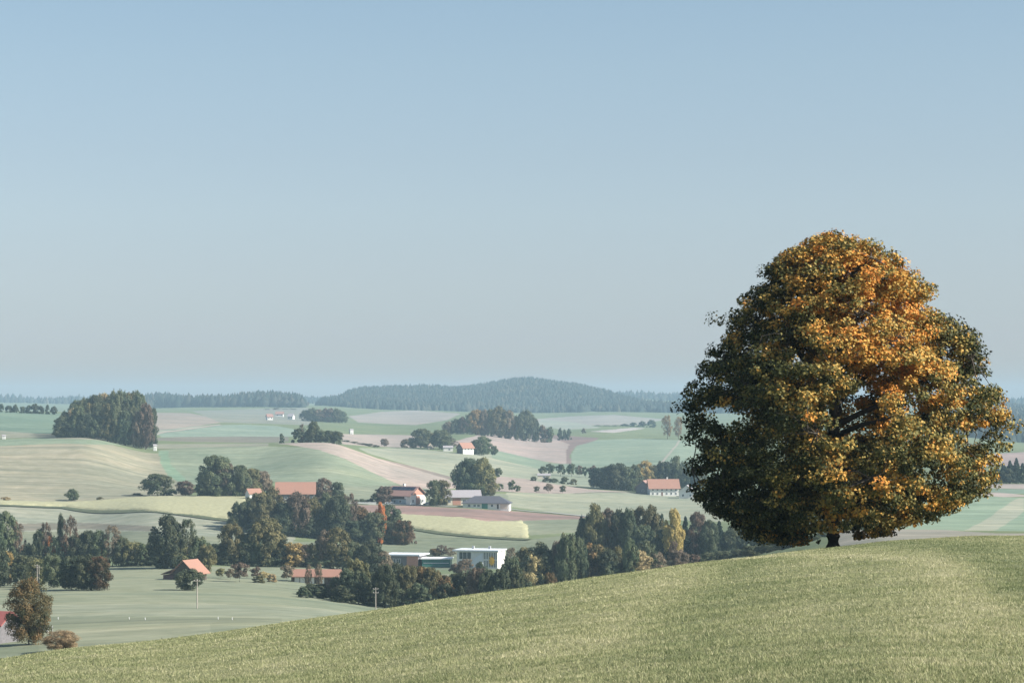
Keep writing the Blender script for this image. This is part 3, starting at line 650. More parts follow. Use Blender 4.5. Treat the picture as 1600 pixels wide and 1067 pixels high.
many('behind the red-roofed farmhouse', 1560, None, [(1008,721,26,'oval','gold'),(1022,727,20,'oval','olive'),(1035,720,26,'round','dark'),(1056,714,24,'oval','green'),(1072,724,28,'round','dark'),(1090,730,28,'round','green'),(1050,738,34,'bush','dark')])
many('tall and bare-stemmed beside the big tree crown in the far distance', 2350, None, [(1043,648,18,'sparse','gold',686),(1060,650,14,'sparse','gold',686)])
S_ = 'in the tall wood left of the big tree'
many(S_, 860, None, [(912,806,26,'round','dark'),(930,790,32,'oval','olive'),(950,797,26,'oval','russet'),(966,796,24,'oval','dark'),(982,797,24,'oval','dark'),(1000,794,28,'oval','olive'),(1018,792,26,'oval','olive'),(1034,800,22,'conifer','conifer'),(1053,797,28,'oval','gold',None,840),(1071,804,20,'conifer','conifer'),(1089,800,26,'oval','russet'),(1108,814,24,'oval','dark'),(1124,812,24,'conifer','conifer'),(1142,822,26,'round','green'),(1160,826,24,'oval','dark'),(1180,830,26,'round','green'),(1200,832,26,'round','dark'),(1222,836,26,'round','green'),(1244,838,26,'round','dark'),(1268,842,26,'round','green'),(945,822,34,'round','dark'),(975,822,36,'round','dark'),(1005,822,36,'round','dark'),(1036,828,30,'round','dark'),(1075,830,34,'round','conifer'),(1105,836,30,'round','dark'),(1062,815,14,'conifer','conifer'),(1045,818,14,'conifer','conifer')], 20)
T_ = 'in the low wood along the crest of the meadow'
many(T_, 720, None, [(885,832,34,'round','green'),(872,848,28,'round','russet'),(905,843,26,'round','dark'),(925,848,48,'round','mixed'),(950,858,34,'round','dark'),(968,856,32,'round','olive'),(985,843,20,'oval','green'),(1008,846,38,'round','green'),(1000,862,36,'round','straw'),(1026,862,34,'round','russet'),(1052,844,18,'sparse','russet'),(1060,858,34,'round','russet'),(1085,866,26,'bush','russet'),(842,850,44,'round','dark'),(822,858,34,'round','olive'),(835,866,34,'round','straw'),(866,866,36,'round','green'),(890,868,38,'round','dark'),(908,877,22,'oval','straw'),(932,874,40,'round','russet'),(955,878,30,'bush','green'),(975,874,30,'bush','olive'),(1108,862,30,'round','green'),(1130,860,30,'round','green'),(1155,858,30,'round','dark'),(1176,852,32,'round','green',None,640),(1198,851,32,'round','dark',None,620),(1222,850,32,'round','green',None,600),(1246,848,32,'round','dark',None,600),(1270,846,30,'round','green',None,600),(1290,846,26,'round','dark',None,600),(1188,842,26,'oval','dark',None,700),(1214,840,26,'oval','dark',None,700),(1240,840,26,'oval','dark',None,700)],20)
U_ = 'in the dark belt along the stream in front of the school'
many(U_, 600, None, [(484,912,30,'round','dark'),(505,912,32,'round','dark'),(524,902,30,'round','russet'),(538,890,34,'round','dark'),(556,872,36,'round','olive'),(560,893,36,'round','dark'),(580,893,34,'round','dark'),(601,884,36,'round','dark'),(622,882,36,'round','dark'),(638,882,32,'round','olive'),(655,886,34,'round','mixed'),(674,888,30,'round','olive'),(692,900,36,'round','mixed'),(710,898,30,'round','dark'),(728,893,34,'round','dark'),(745,886,34,'round','russet'),(762,892,30,'round','dark'),(782,888,30,'round','dark'),(797,868,30,'round','dark'),(806,884,24,'round','green'),(828,909,26,'bush','dark'),(860,894,22,'round','mixed'),(500,915,34,'bush','dark'),(535,915,40,'bush','dark'),(575,918,40,'bush','dark'),(615,915,44,'bush','dark'),(655,912,44,'bush','dark'),(695,912,44,'bush','dark'),(740,905,44,'bush','dark'),(790,895,44,'bush','dark'),(475,918,24,'bush','dark')],30)
many('between the orange-walled hall and the school', 955, None, [(690,851,22,'sparse','russet'),(704,855,22,'sparse','russet'),(680,857,20,'round','mixed'),(640,865,22,'sparse','russet'),(650,872,22,'bush','russet')])
many('close in front of the school', 830, None, [(728,872,26,'sparse','russet'),(752,878,18,'round','dark'),(712,880,24,'bush','russet'),(800,856,22,'sparse','russet'),(814,862,24,'sparse','olive')])
V_ = 'in the little orchard right of the old barn'
many(V_, 735, None, [(345,888,16,'orchard','olive',903),(360,889,15,'orchard','russet',905),(374,880,30,'orchard','russet',909),(400,886,18,'orchard','russet',904),(413,893,16,'orchard','straw',906),(425,896,18,'bush','straw',909),(448,884,24,'orchard','russet',908),(405,898,24,'bush','olive',910)])
many('in front of the long low shed', 640, None, [(482,882,12,'sparse','russet'),(499,880,14,'sparse','russet')])
many('in the dark spruce stand at the right edge', 1310, None, [(1558,728,18,'conifer','conifer'),(1568,722,18,'conifer','conifer'),(1578,718,18,'conifer','conifer'),(1588,714,18,'conifer','conifer'),(1598,722,18,'conifer','conifer'),(1548,732,18,'conifer','conifer'),(1612,726,18,'conifer','conifer'),(1626,722,20,'conifer','conifer'),(1572,732,26,'round','dark')])
many('standing along the skyline at the far left', 2150, None, [(x,635-((i*7)%5),8+((i*5)%9),'bush','dark') for i, x in enumerate([-30,-14,2,14,24,36,45,54,64,74,84])])
W_ = 'in the small copse below the far white farm'
many(W_, 3080, None, [(478,641,18,'round','dark'),(488,638,20,'round','green'),(500,640,20,'round','russet'),(512,637,22,'round','russet'),(524,639,20,'round','green'),(535,643,14,'round','green'),(495,649,24,'round','dark'),(515,650,24,'round','green')])
many('beside the far white farm', 4300, None, [(418,640,12,'bush','dark'),(432,637,14,'bush','russet'),(446,640,14,'bush','dark'),(458,641,14,'bush','green')])
many('in the hazy hedge far behind the tan field', 3500, None, [(934,668,14,'bush','dark'),(948,666,14,'bush','dark'),(962,664,14,'bush','green'),(976,662,14,'bush','dark'),(990,660,14,'bush','dark'),(1004,658,14,'bush','green'),(1018,656,14,'bush','dark')])
# the round wood on the left-hand hill: dome of crowns, tallest in the middle-right
dome = curve([(78,668),(90,650),(105,640),(122,626),(140,620),(160,615),(185,612),(205,613),(222,618),(234,632),(243,655)])
k = 0
for row, (Dr, dy) in enumerate([(1490,34),(1506,24),(1524,14),(1545,5),(1570,0)]):
    xs = np.arange(93+row*3, 234, 14.5)
    for x in xs:
        x += rng.normal(0, 2); top = float(dome(x)[0])+dy*(.6+.4*math.sin(x*.3+row))+rng.normal(0,1.5)
        top = min(top, 670)
        lf = ['green','dark','green','dark','green','olive','green','dark'][k % 8]; k += 1
        if row == 3 and 160 < x < 176: lf = 'straw'
        if row == 2 and 180 < x < 196: lf = 'straw'
        if row == 2 and 110 < x < 124: lf = 'straw'
        if row == 0 and x > 205: lf = 'russet'
        place_tree('in the round wood on the left-hand hill', x, top, 25, Dr, 'round', lf)

# ---- the far woods, uncountable: one object each
def forest(name, label, spots, hgt, mat, seed):
    rg = np.random.default_rng(seed); parts = []
    k = len(spots); S_ = np.array(spots)
    # each crown: a ragged cone/dome of 5 x 3 vertices
    base_ = []; ns = 6
    h = hgt*(.5+.65*rg.random(k)**.7)*(1+.28*np.sin(S_[:,0]/47.)*np.sin(S_[:,0]/131.+S_[:,1]/210.)); wd = h*(.30+.22*rg.random(k)); kind_ = rg.random(k) < .6
    rings = [(0.0,.9),(.35,1.),(.7,.62),(.93,.2)]
    V_ = np.zeros((k, len(rings)*ns+1, 3))
    for ri, (hz, rd) in enumerate(rings):
        for s in range(ns):
            a_ = 2*np.pi*s/ns+ri*.5; rad = wd*np.where(kind_, rd*(1-hz*.5), rd*1.15)*(.75+.5*rg.random(k))
            V_[:, ri*ns+s, 0] = S_[:,0]+rad*np.cos(a_); V_[:, ri*ns+s, 1] = S_[:,1]+rad*np.sin(a_)
            V_[:, ri*ns+s, 2] = S_[:,2]+h*(hz*np.where(kind_,1,.8)+.04*rg.normal(size=k))-.5
    V_[:, -1, 0] = S_[:,0]; V_[:, -1, 1] = S_[:,1]; V_[:, -1, 2] = S_[:,2]+h*np.where(kind_,1.05,.85)
    f = []
    for ri in range(len(rings)-1):
        for s in range(ns):
            s2 = (s+1)%ns; a1_, b1_, c1_, d1_ = ri*ns+s, ri*ns+s2, (ri+1)*ns+s2, (ri+1)*ns+s
            f += [(a1_,b1_,c1_),(a1_,c1_,d1_)]
    for s in range(ns): f.append(((len(rings)-1)*ns+s, (len(rings)-1)*ns+(s+1)%ns, len(rings)*ns))
    f = np.array(f); nv = len(rings)*ns+1
    Fa = (f[None]+np.arange(k)[:,None,None]*nv).reshape(-1,3)
    me = fast_mesh(name, V_.reshape(-1,3), Fa, 3)
    a_ = me.attributes.new('mixv','FLOAT','FACE'); a_.data.foreach_set('value', np.repeat(np.clip(rg.random(k)**3*.7+.5*np.clip(np.sin(S_[:,0]/60.+2*np.sin(S_[:,1]/90.))*np.sin(S_[:,1]/75.+S_[:,0]/210.)-.35,0,1), 0, 1), len(f)).astype(np.float32))
    o = link(name, me, mat); tag(o, label, 'wood', kind='stuff'); return o
def scatter(fn, n_, x0, x1, d0, d1, seed):
    rg = np.random.default_rng(seed); x = x0+(x1-x0)*rg.random(n_); d = d0+(d1-d0)*rg.random(n_)
    z = terr_z(x, d); y = scr_y(z, d); k_ = fn(x, y, d); x, d, z = x[k_], d[k_], z[k_]
    return np.stack([(x-800)/F*d, d, z], -1)
M['wood'] = leaf_mat('far_wood', (.012,.026,.020), (.075,.066,.042), .05, .05)
edge = curve([(490,5600),(520,5150),(560,4950),(640,4950),(700,5000),(780,5020),(860,5000),(940,4980),(1010,4980),(1080,5000),(1300,5100)])
forest('forest', 'hazy blue wooded hill on the skyline in the middle of the view', scatter(lambda x,y,d: (d > edge(x)) & ((x-500)*7 > (5600-d)*.5-900), 17000, 495, 1250, 4900, 6300, 5), 18, M['wood'], 1)
forest('forest', 'long hazy strip of woodland on the skyline at left', scatter(lambda x,y,d: (d > 5000-(x-240)*1.2), 2600, 225, 474, 4600, 5600, 6), 24, M['wood'], 2)
forest('forest', 'hazy blue wooded slope behind the big tree at the right edge', scatter(lambda x,y,d: d > 3000, 6000, 1460, 1900, 3000, 5600, 7), 20, M['wood'], 3)
forest('forest', 'faint wooded ridge farthest away on the skyline', scatter(lambda x,y,d: d > 6900, 6500, -200, 1900, 6900, 8600, 8), 20, M['wood'], 4)

# ------------------------------------------------------------------ the big tree
TREE_X, TREE_D = 1302.0, 103.0
PXM = F/TREE_D
tb = Vector(((TREE_X-800)/F*TREE_D, TREE_D, float(hill_z(np.array([(TREE_X-800)/F*TREE_D]), np.array([TREE_D]))[0])))
YB = HY-tb.z*F/TREE_D
ENV = [(367,1280,1322),(374,1247,1350),(384,1228,1384),(404,1206,1408),(430,1178,1446),(450,1160,1466),(475,1140,1474),(492,1130,1482),(505,1126,1515),(530,1116,1530),(560,1088,1543),(600,1068,1558),(640,1061,1576),(680,1058,1583),(720,1063,1579),(750,1072,1566),(780,1086,1548),(800,1097,1500),(818,1118,1442),(835,1148,1402),(846,1185,1368),(852,1215,1340)]
ev = np.array(ENV, float)
eh = (YB-ev[:,0])/PXM; eL = (TREE_X-ev[:,1])/PXM; eR = (ev[:,2]-TREE_X)/PXM
od = np.argsort(eh); eh, eL, eR = eh[od], eL[od], eR[od]
def env(h, phi):
    l_ = np.interp(h, eh, eL); r_ = np.interp(h, eh, eR); c_ = np.cos(phi)
    s_ = .5*(l_+r_)
    return np.where(c_ > 0, s_+(r_-s_)*c_**.7*1.0, s_+(l_-s_)*np.abs(c_)**.7)
rg = np.random.default_rng(42)
root = empty('autumn_tree', tb); tag(root, 'big solitary round tree with orange, gold and green leaves on the meadow crest', 'tree')
# clumps: fill the crown volume, denser towards the skin
NC = 3600
hmin, hmax = eh[0], eh[-1]
hh = hmin+(hmax-hmin)*rg.random(NC*4); ph = rg.random(NC*4)*2*np.pi
ee = env(hh, ph)
lump = 1.04-.17*np.abs(np.sin(2.3*ph+hh*.9))*np.abs(np.sin(hh*1.5+ph))+.03*rg.normal(size=len(hh))
fr = rg.random(NC*4)**.42
keep = rg.random(NC*4) < (ee/ee.max())**1.0
hh, ph, ee, fr, lump = [a_[keep][:NC] for a_ in (hh, ph, ee, fr, lump)]
NC = len(hh)
lump = lump
rad = np.maximum(ee*lump*fr*.99-.20, .05)
CX, CY, CZ = rad*np.cos(ph), rad*np.sin(ph), hh
# drooping limbs at the lower right, lower left and a knob of twigs on the shoulder
ex = []
for bx, by, br, n_ in ((1492,796,.35,16),(1512,786,.4,16),(1545,768,.4,14),(1470,780,.4,14),(1378,838,.3,12),(1225,851,.3,14),(1195,846,.3,12),(1165,838,.3,10),(1120,815,.3,10),(1090,560,.3,8),(1068,612,.3,8),(1125,520,.3,8),(1522,518,.4,16),(1538,560,.4,14),(1578,650,.35,12),(1205,398,.3,8),(1440,432,.3,10),(1350,365,.25,8),(1265,366,.25,8)):
    for _ in range(n_): ex.append(((bx-TREE_X)/PXM+rg.normal(0,br*.8), rg.normal(0,.9), (YB-by)/PXM+rg.normal(0,br*.55)))
ex = np.array(ex); rx_ = np.hypot(ex[:,0], ex[:,2]-5.5); sh_ = ((rx_-.62)/rx_); ex[:,0] *= sh_; ex[:,2] = 5.5+(ex[:,2]-5.5)*sh_; CX, CY, CZ = np.r_[CX, ex[:,0]], np.r_[CY, ex[:,1]], np.r_[CZ, ex[:,2]]
ph = np.r_[ph, np.zeros(len(ex))]; fr = np.r_[fr, np.ones(len(ex))]; rad = np.r_[rad, np.hypot(ex[:,0], ex[:,1])]; NC = len(CX)
# open bays: sparse places inside the crown where branches and sky show
keep = np.ones(NC, bool)
bays = [(1320,655,.95),(1130,648,.45),(1165,655,.4),(1420,640,.55),(1440,740,.6),(1345,600,.6),(1210,700,.4),(1250,560,.4),(1180,760,.35),(1110,640,.3),(1500,690,.6),(1475,758,.3),(1290,640,.5),(1085,700,.35)]
for bx, by, br in bays:
    qx = (bx-TREE_X)/PXM; qz = (YB-by)/PXM
    keep &= ~((np.hypot(CX-qx, CZ-qz) < br*1.15) & (CY < 4.5))
# under-skirt: hollow round the trunk below about 2 m
keep &= ~((CZ < 1.6) & (rad < 1.6))
CX, CY, CZ, ph, fr = [a_[keep] for a_ in (CX, CY, CZ, ph, fr)]
NC = len(CX)
cs = .27+.27*rg.random(NC)
per = 76
ci = np.repeat(np.arange(NC), per); k = len(ci)
d = rg.normal(size=(k,3)); d /= np.linalg.norm(d, axis=1)[:,None]
r_ = cs[ci]*(.35+.75*rg.random(k)**.6)
off = d*r_[:,None]; off[:,2] = off[:,2]*.62-.15*np.hypot(off[:,0], off[:,1])
P = np.stack([CX[ci], CY[ci], CZ[ci]], -1)+off
gnd = hill_z(tb.x+P[:,0], tb.y+P[:,1])-tb.z
ok = (P[:,2] > gnd+.22) & ~((np.hypot(P[:,0],P[:,1]) < 1.7) & (P[:,2] < 1.05+.12*rg.normal(size=len(P)))) & ~((np.abs(P[:,0]-.15) < 1.0) & (P[:,2] < .8))
P, d, ci = P[ok], d[ok], ci[ok]; k = len(P)
outw = np.stack([P[:,0], P[:,1], (P[:,2]-5.5)*.9], -1); outw /= np.linalg.norm(outw, axis=1)[:,None]+1e-9
nn = outw*.55+d*.35+rg.normal(size=(k,3))*.55+np.array([0,0,.35]); nn /= np.linalg.norm(nn, axis=1)[:,None]
# five-pointed leaf outline: 8 vertices, slightly cupped
sz = .054+.046*rg.random(k)
r0 = rg.normal(size=(k,3)); t1 = np.cross(nn, r0); t1 /= np.linalg.norm(t1, axis=1)[:,None]; t2 = np.cross(nn, t1)
outl = [(-.55,0,0),(-.35,-.62,.12),(.12,-.42,.05),(.25,-.85,.2),(.42,-.3,.05),(1.05,0,-.1),(.42,.3,.05),(.25,.85,.2),(.12,.42,.05),(-.35,.62,.12)]
Vv = np.stack([P+sz[:,None]*(a_*t1+b_*t2+c_*nn) for a_, b_, c_ in outl], 1).reshape(-1,3)
nl = len(outl)
me = fast_mesh('crown', Vv, np.arange(nl*k).reshape(-1, nl), nl)
# colour: 0 green ... 1 deep orange, by limb and clump (leaf hue, with shade painted into the lower left)
sx, sz_ = P[:,0], P[:,2]
tg = np.exp(-(((sx-2.0)/3.2)**2+((sz_-9.4)/3.8)**2))*.42 + np.exp(-(((sx+.6)/2.5)**2+((sz_-12.6)/2.0)**2))*.16 - np.exp(-(((sx-5.6)/1.3)**2+((sz_-8.6)/1.6)**2))*.22
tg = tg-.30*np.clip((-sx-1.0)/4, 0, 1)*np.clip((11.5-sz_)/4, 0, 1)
lowf = .16*np.sin(CX*1.1+CZ*.9+1)*np.sin(CY*.9-CZ*.7)+.20*rg.normal(size=NC)
mv = np.clip(.36+tg+lowf[ci]+.13*rg.normal(size=k), 0, 1)
a_ = me.attributes.new('mixv','FLOAT','FACE'); a_.data.foreach_set('value', mv.astype(np.float32))
m, t, n, l, p = new_mat('autumn_leaves')
at = n.new('ShaderNodeAttribute'); at.attribute_name = 'mixv'; cr = n.new('ShaderNodeValToRGB'); e = cr.color_ramp.elements
e[0].position = 0; e[0].color = (.026,.034,.013,1); e[1].position = 1; e[1].color = (.55,.22,.05,1)
for pos, c_ in ((.28,(.075,.080,.028,1)), (.43,(.19,.17,.058,1)), (.60,(.44,.30,.085,1)), (.82,(.58,.29,.06,1))):
    q = e.new(pos); q.color = c_
l.new(at.outputs['Fac'], cr.inputs[0]); l.new(cr.outputs[0], p.inputs['Base Color']); p.inputs['Roughness'].default_value = .6; p.inputs['Specular IOR Level'].default_value = .12
tr = n.new('ShaderNodeBsdfTranslucent'); l.new(cr.outputs[0], tr.inputs[0]); ms = n.new('ShaderNodeMixShader'); ms.inputs[0].default_value = .06
l.new(p.outputs[0], ms.inputs[1]); l.new(tr.outputs[0], ms.inputs[2]); l.new(ms.outputs[0], n['Material Output'].inputs[0])
link('crown', me, m, root)
# trunk, then limbs and twigs reaching clumps
parts = []
tp = [(0,0,-.5),(0,0,.05),(.0,.02,.5),(.02,0,1.4),(-.03,.03,2.6),(.04,0,4.2),(.0,.05,6.4),(.05,0,8.6),(0,0,10.8),(0,0,12.4)]
tv, tf = tube(tp, [.37,.325,.305,.30,.28,.24,.18,.12,.07,.02], 14)
link('trunk', fast_mesh('trunk', tv, tf, 4), M['bark'], root)
for p_ in root.children:
    if p_.name.startswith('trunk'): p_.data.polygons.foreach_set('use_smooth', np.ones(len(p_.data.polygons), bool))
nodes = [Vector(q) for q in tp[3:]]; limbs = []
order = rg.permutation(NC)
parts = []
for i in range(34):
    a_ = 2.4*i; h1 = 1.9+8.5*(i/34)
    el_ = .15+.9*(i/34); ln = float(env(np.array([min(h1+1.5, 12.5)]), np.array([a_]))[0])*.86
    s0 = Vector((0,0,h1)); pts_ = [s0]; dr = Vector((math.cos(a_), math.sin(a_), el_)).normalized()
    for s in range(1, 6):
        pts_.append(pts_[-1]+dr*ln/5+Vector((rg.normal(0,.20), rg.normal(0,.20), .16-.09*s+rg.normal(0,.12))))
    parts.append(tube([q[:] for q in pts_], [.15,.12,.09,.065,.04,.015], 7)); limbs += pts_[1:]
lm = np.array([q[:] for q in limbs]); 
for j in order[:1100]:
    e0 = np.array([CX[j], CY[j], CZ[j]]); q = lm[np.argmin(((lm-e0)**2).sum(1)+ 2*np.clip(lm[:,2]-e0[2],0,9))]
    if np.linalg.norm(q-e0) > 1.9: continue
    md = (q+e0)/2+rg.normal(0,.14,3)
    parts.append(tube([tuple(q), tuple(md), tuple(e0)], [.032,.022,.008], 4))
tv, tf = join(parts); link('branches', fast_mesh('branches', tv, tf, 4), M['bark'], root)

# ------------------------------------------------------------------ buildings
def box_mesh(bm, x0, x1, y0, y1, z0, z1, mi=0):
    vs = [bm.verts.new(q) for q in ((x0,y0,z0),(x1,y0,z0),(x1,y1,z0),(x0,y1,z0),(x0,y0,z1),(x1,y0,z1),(x1,y1,z1),(x0,y1,z1))]
    for f in ((0,3,2,1),(4,5,6,7),(0,1,5,4),(1,2,6,5),(2,3,7,6),(3,0,4,7)):
        q = bm.faces.new([vs[i] for i in f]); q.material_index = mi
def bm_obj(name, bm, mats, parent):
    me = bpy.data.meshes.new(name); bm.normal_update(); bm.to_mesh(me); bm.free()
    for q in (mats if isinstance(mats, (list, tuple)) else [mats]): me.materials.append(q)
    o = bpy.data.objects.new(name, me); C.objects.link(o); o.parent = parent; return o
def slab_roof(parent, W, Dp, ze, zr, mat, ov=.5, th=.22, hip=0, axis='x', name='roof'):
    """gable or hipped roof of real thickness. ridge along local x (axis x) or y"""
    bm = bmesh.new()
    hw, hd = W/2+ov, Dp/2+ov
    if axis == 'y': hw, hd = hd, hw
    drop = (zr-ze)/(hd-ov)*ov if hd > ov else 0
    def T(x, y, z): return (x, y, z) if axis == 'x' else (y, x, z)
    for dz, s in ((0, 1), (th, 1)): pass
    lo = [T(-hw,-hd,ze-drop), T(hw,-hd,ze-drop), T(hw,hd,ze-drop), T(-hw,hd,ze-drop), T(-hw+hip,0,zr), T(hw-hip,0,zr)]
    vs0 = [bm.verts.new(q) for q in lo]; vs1 = [bm.verts.new((q[0],q[1],q[2]+th)) for q in lo]
    fc = [(0,1,5,4),(2,3,4,5),(1,2,5),(3,0,4)] if hip else [(0,1,5,4),(2,3,4,5)]
    for f in fc:
        bm.faces.new([vs1[i] for i in f]); bm.faces.new([vs0[i] for i in reversed(f)])
    rim = [(0,1),(1,2),(2,3),(3,0)] if hip else [(0,1),(1,5),(5,2),(2,3),(3,4),(4,0)]
    for a_, b_ in rim: bm.faces.new([vs0[a_], vs0[b_], vs1[b_], vs1[a_]])
    bmesh.ops.recalc_face_normals(bm, faces=bm.faces)
    return bm_obj(name, bm, mat, parent)
def walls(parent, W, Dp, ze, zr, mat, gable_axis=None, name='wall', gmat=None, base=-2.):
    bm = bmesh.new(); hw, hd = W/2, Dp/2
    box_mesh(bm, -hw, hw, -hd, hd, base, ze)
    o = bm_obj(name, bm, mat, parent)
    if gable_axis:
        for s in (-1, 1):
            bm = bmesh.new()
            if gable_axis == 'x': tri = [(s*hw,-hd,ze),(s*hw,hd,ze),(s*hw,0,zr)]; inn = [(s*(hw-.3),q[1],q[2]) for q in tri]
            else: tri = [(-hw,s*hd,ze),(hw,s*hd,ze),(0,s*hd,zr)]; inn = [(q[0],s*(hd-.3),q[2]) for q in tri]
            a_ = [bm.verts.new(q) for q in tri]; b_ = [bm.verts.new(q) for q in inn]
            bm.faces.new(a_); bm.faces.new(b_[::-1])
            for i in range(3): bm.faces.new([a_[i], b_[i], b_[(i+1)%3], a_[(i+1)%3]])
            bmesh.ops.recalc_face_normals(bm, faces=bm.faces)
            bm_obj('gable', bm, gmat or mat, parent)
    return o
def window(parent, face, u, z, w_, h_, W, Dp, name='window', mat=None, frame=True):
    """face: 'f' front (-y), 'r' right (+x), 'l' left (-x)"""
    def bx_(bm, a0, a1, z0, z1, d0, d1, mi):
        if face == 'f': box_mesh(bm, a0, a1, -Dp/2-d1, -Dp/2-d0, z0, z1, mi)
        elif face == 'r': box_mesh(bm, W/2+d0, W/2+d1, a0, a1, z0, z1, mi)
        else: box_mesh(bm, -W/2-d1, -W/2-d0, a0, a1, z0, z1, mi)
    bm = bmesh.new(); bx_(bm, u-w_/2, u+w_/2, z, z+h_, .004, .03, 0)
    if frame:
        for a0, a1, z0, z1 in ((u-w_/2-.1,u+w_/2+.1,z-.12,z),(u-w_/2-.1,u+w_/2+.1,z+h_,z+h_+.1),(u-w_/2-.1,u-w_/2,z,z+h_),(u+w_/2,u+w_/2+.1,z,z+h_),(u-.04,u+.04,z,z+h_)):
            bx_(bm, a0, a1, z0, z1, .002, .07, 1)
    return bm_obj(name, bm, [mat or M['glass'], M['white']], parent)
def place(name, label, cat, x, y, Dg, rz=0, group=None, exact=False):
    D = Dg if exact else solve(x, y, Dg, .1)
    g = gpt(x, D); o = empty(name, g, R(rz)); tag(o, label, cat, group); return o, D
def mpx(px, D): return px*D/F

# farmhouse with solar panels: gable end turned to the right
o, D = place('farmhouse', 'farmhouse with faded red roof carrying solar panels and a reddish boarded gable', 'house', 634, 787, 1190, -35)
W_, Dp_ = 15.0, 12.5
walls(o, W_, Dp_, 4.6, 8.6, M['plaster'], 'x', gmat=M['peach']); 
rf = slab_roof(o, W_, Dp_, 4.6, 8.6, M['roofpink'], 1.0)
bm = bmesh.new(); n3 = 5
for i in range(n3):
    x0 = -7.2+i*2.9; 
    for (f0, f1) in ((.52,.68),(.72,.88)):
        y0, y1 = -6.25+6.25*f0, -6.25+6.25*f1; z0, z1 = 4.6+4*f0+.30, 4.6+4*f1+.30
        vs = [bm.verts.new(q) for q in ((x0,y0,z0),(x0+2.75,y0,z0),(x0+2.75,y1,z1),(x0,y1,z1))]; vt = [bm.verts.new((v.co.x,v.co.y,v.co.z+.08)) for v in vs]
        bm.faces.new(vt); bm.faces.new(vs[::-1])
        for a_ in range(4): bm.faces.new([vs[a_],vs[(a_+1)%4],vt[(a_+1)%4],vt[a_]])
bm_obj('solar_panel', bm, M['solar'], rf)
bm = bmesh.new(); box_mesh(bm, -2.2,-1.2,.5,1.5,7.4,10.0); bm_obj('chimney', bm, M['plaster'], rf)
bm = bmesh.new(); box_mesh(bm, -W_/2+.4, W_/2-2.6, -Dp_/2-.12, -Dp_/2-.004, 2.6, 4.3); bm_obj('balcony', bm, M['darkwood'], o)
bm = bmesh.new(); box_mesh(bm, -W_/2+.4, W_/2-2.6, -Dp_/2-.08, -Dp_/2-.004, .2, 2.5); bm_obj('shade_panel', bm, M['blueshade'], o)  # blue-grey panel paints the shade of the front wall
for u in (-5.5,-2.0,1.5): window(o, 'f', u, .9, 1.2, 1.2, W_, Dp_+.16)
window(o, 'f', 5.0, 3.0, 1.6, 1.2, W_, Dp_+.24, mat=M['white'])
for u in (-4,4.0): window(o, 'r', u, 1.0, 1.2, 1.4, W_, Dp_)
bm = bmesh.new(); box_mesh(bm, W_/2+.004, W_/2+.06, -1.5, 1.5, 0, 4.2); bm_obj('barn_door', bm, M['peach'], o)
# barn with grey roof
o, D = place('barn', 'low cream walled barn with a pale grey sheet roof', 'barn', 722, 788, 1205, 6)
W_, Dp_ = 17, 13; walls(o, W_, Dp_, 4.0, 7.0, M['cream'], 'x'); slab_roof(o, W_, Dp_, 4.0, 7.0, M['roofgrey'], .8)
bm = bmesh.new(); box_mesh(bm, -5.2,-1.2,-Dp_/2-.05,-Dp_/2-.004,0,3.4); bm_obj('barn_door', bm, M['peach'], o)
window(o,'f',-6.9,1.2,1.4,1.2,W_,Dp_); window(o,'f',0.6,1.2,1.4,1.2,W_,Dp_)
# bungalow
o, D = place('bungalow', 'long white bungalow with a dark hipped roof', 'house', 761, 794, 1175, -6)
W_, Dp_ = 22.5, 10; walls(o, W_, Dp_, 3.0, 5.8, M['plaster']); slab_roof(o, W_, Dp_, 3.0, 5.9, M['roofdark'], .8, hip=6)
for u in (-8.2,-5.5,-3.6,3.0): window(o,'f',u,1.0,1.1,1.1,W_,Dp_)
bm = bmesh.new(); box_mesh(bm, -2.0,.9,-Dp_/2-.06,-Dp_/2-.004,0,2.5); bm_obj('garage_door', bm, M['greenglass'], o)
bm = bmesh.new(); box_mesh(bm, 5.4,6.3,-Dp_/2-.06,-Dp_/2-.004,0,2.3); bm_obj('door', bm, M['darkwood'], o)
bm = bmesh.new(); box_mesh(bm, 7.0,10.4,-Dp_/2-.06,-Dp_/2-.004,.1,2.2); bm_obj('wall_panel', bm, M['cream'], o)
# orange barn
o, D = place('barn', 'large barn with a long bright orange tiled roof above the grove', 'barn', 462, 784, 1190, 4)
W_, Dp_ = 18, 14; walls(o, W_, Dp_, 4.4, 9.2, M['greywood'], 'x'); slab_roof(o, W_, Dp_, 4.4, 9.4, M['rooforange'], .8)
bm = bmesh.new(); box_mesh(bm, -2,2,-Dp_/2-.06,-Dp_/2-.004,0,3.8); bm_obj('barn_door', bm, M['darkwood'], o)
for u in (-7,-4.5,5,7.5): window(o,'f',u,1.6,1.2,1.1,W_,Dp_)
# little house left of it
o, D = place('shed', 'small shed with a red and pale roof left of the orange barn', 'shed', 396, 781, 1180, 30)
walls(o, 6, 5, 3.2, 5.2, M['plaster'], 'x'); slab_roof(o, 6, 5, 3.2, 5.2, M['rooforange'], .5); window(o,'f',0,1,1,1,6,5)
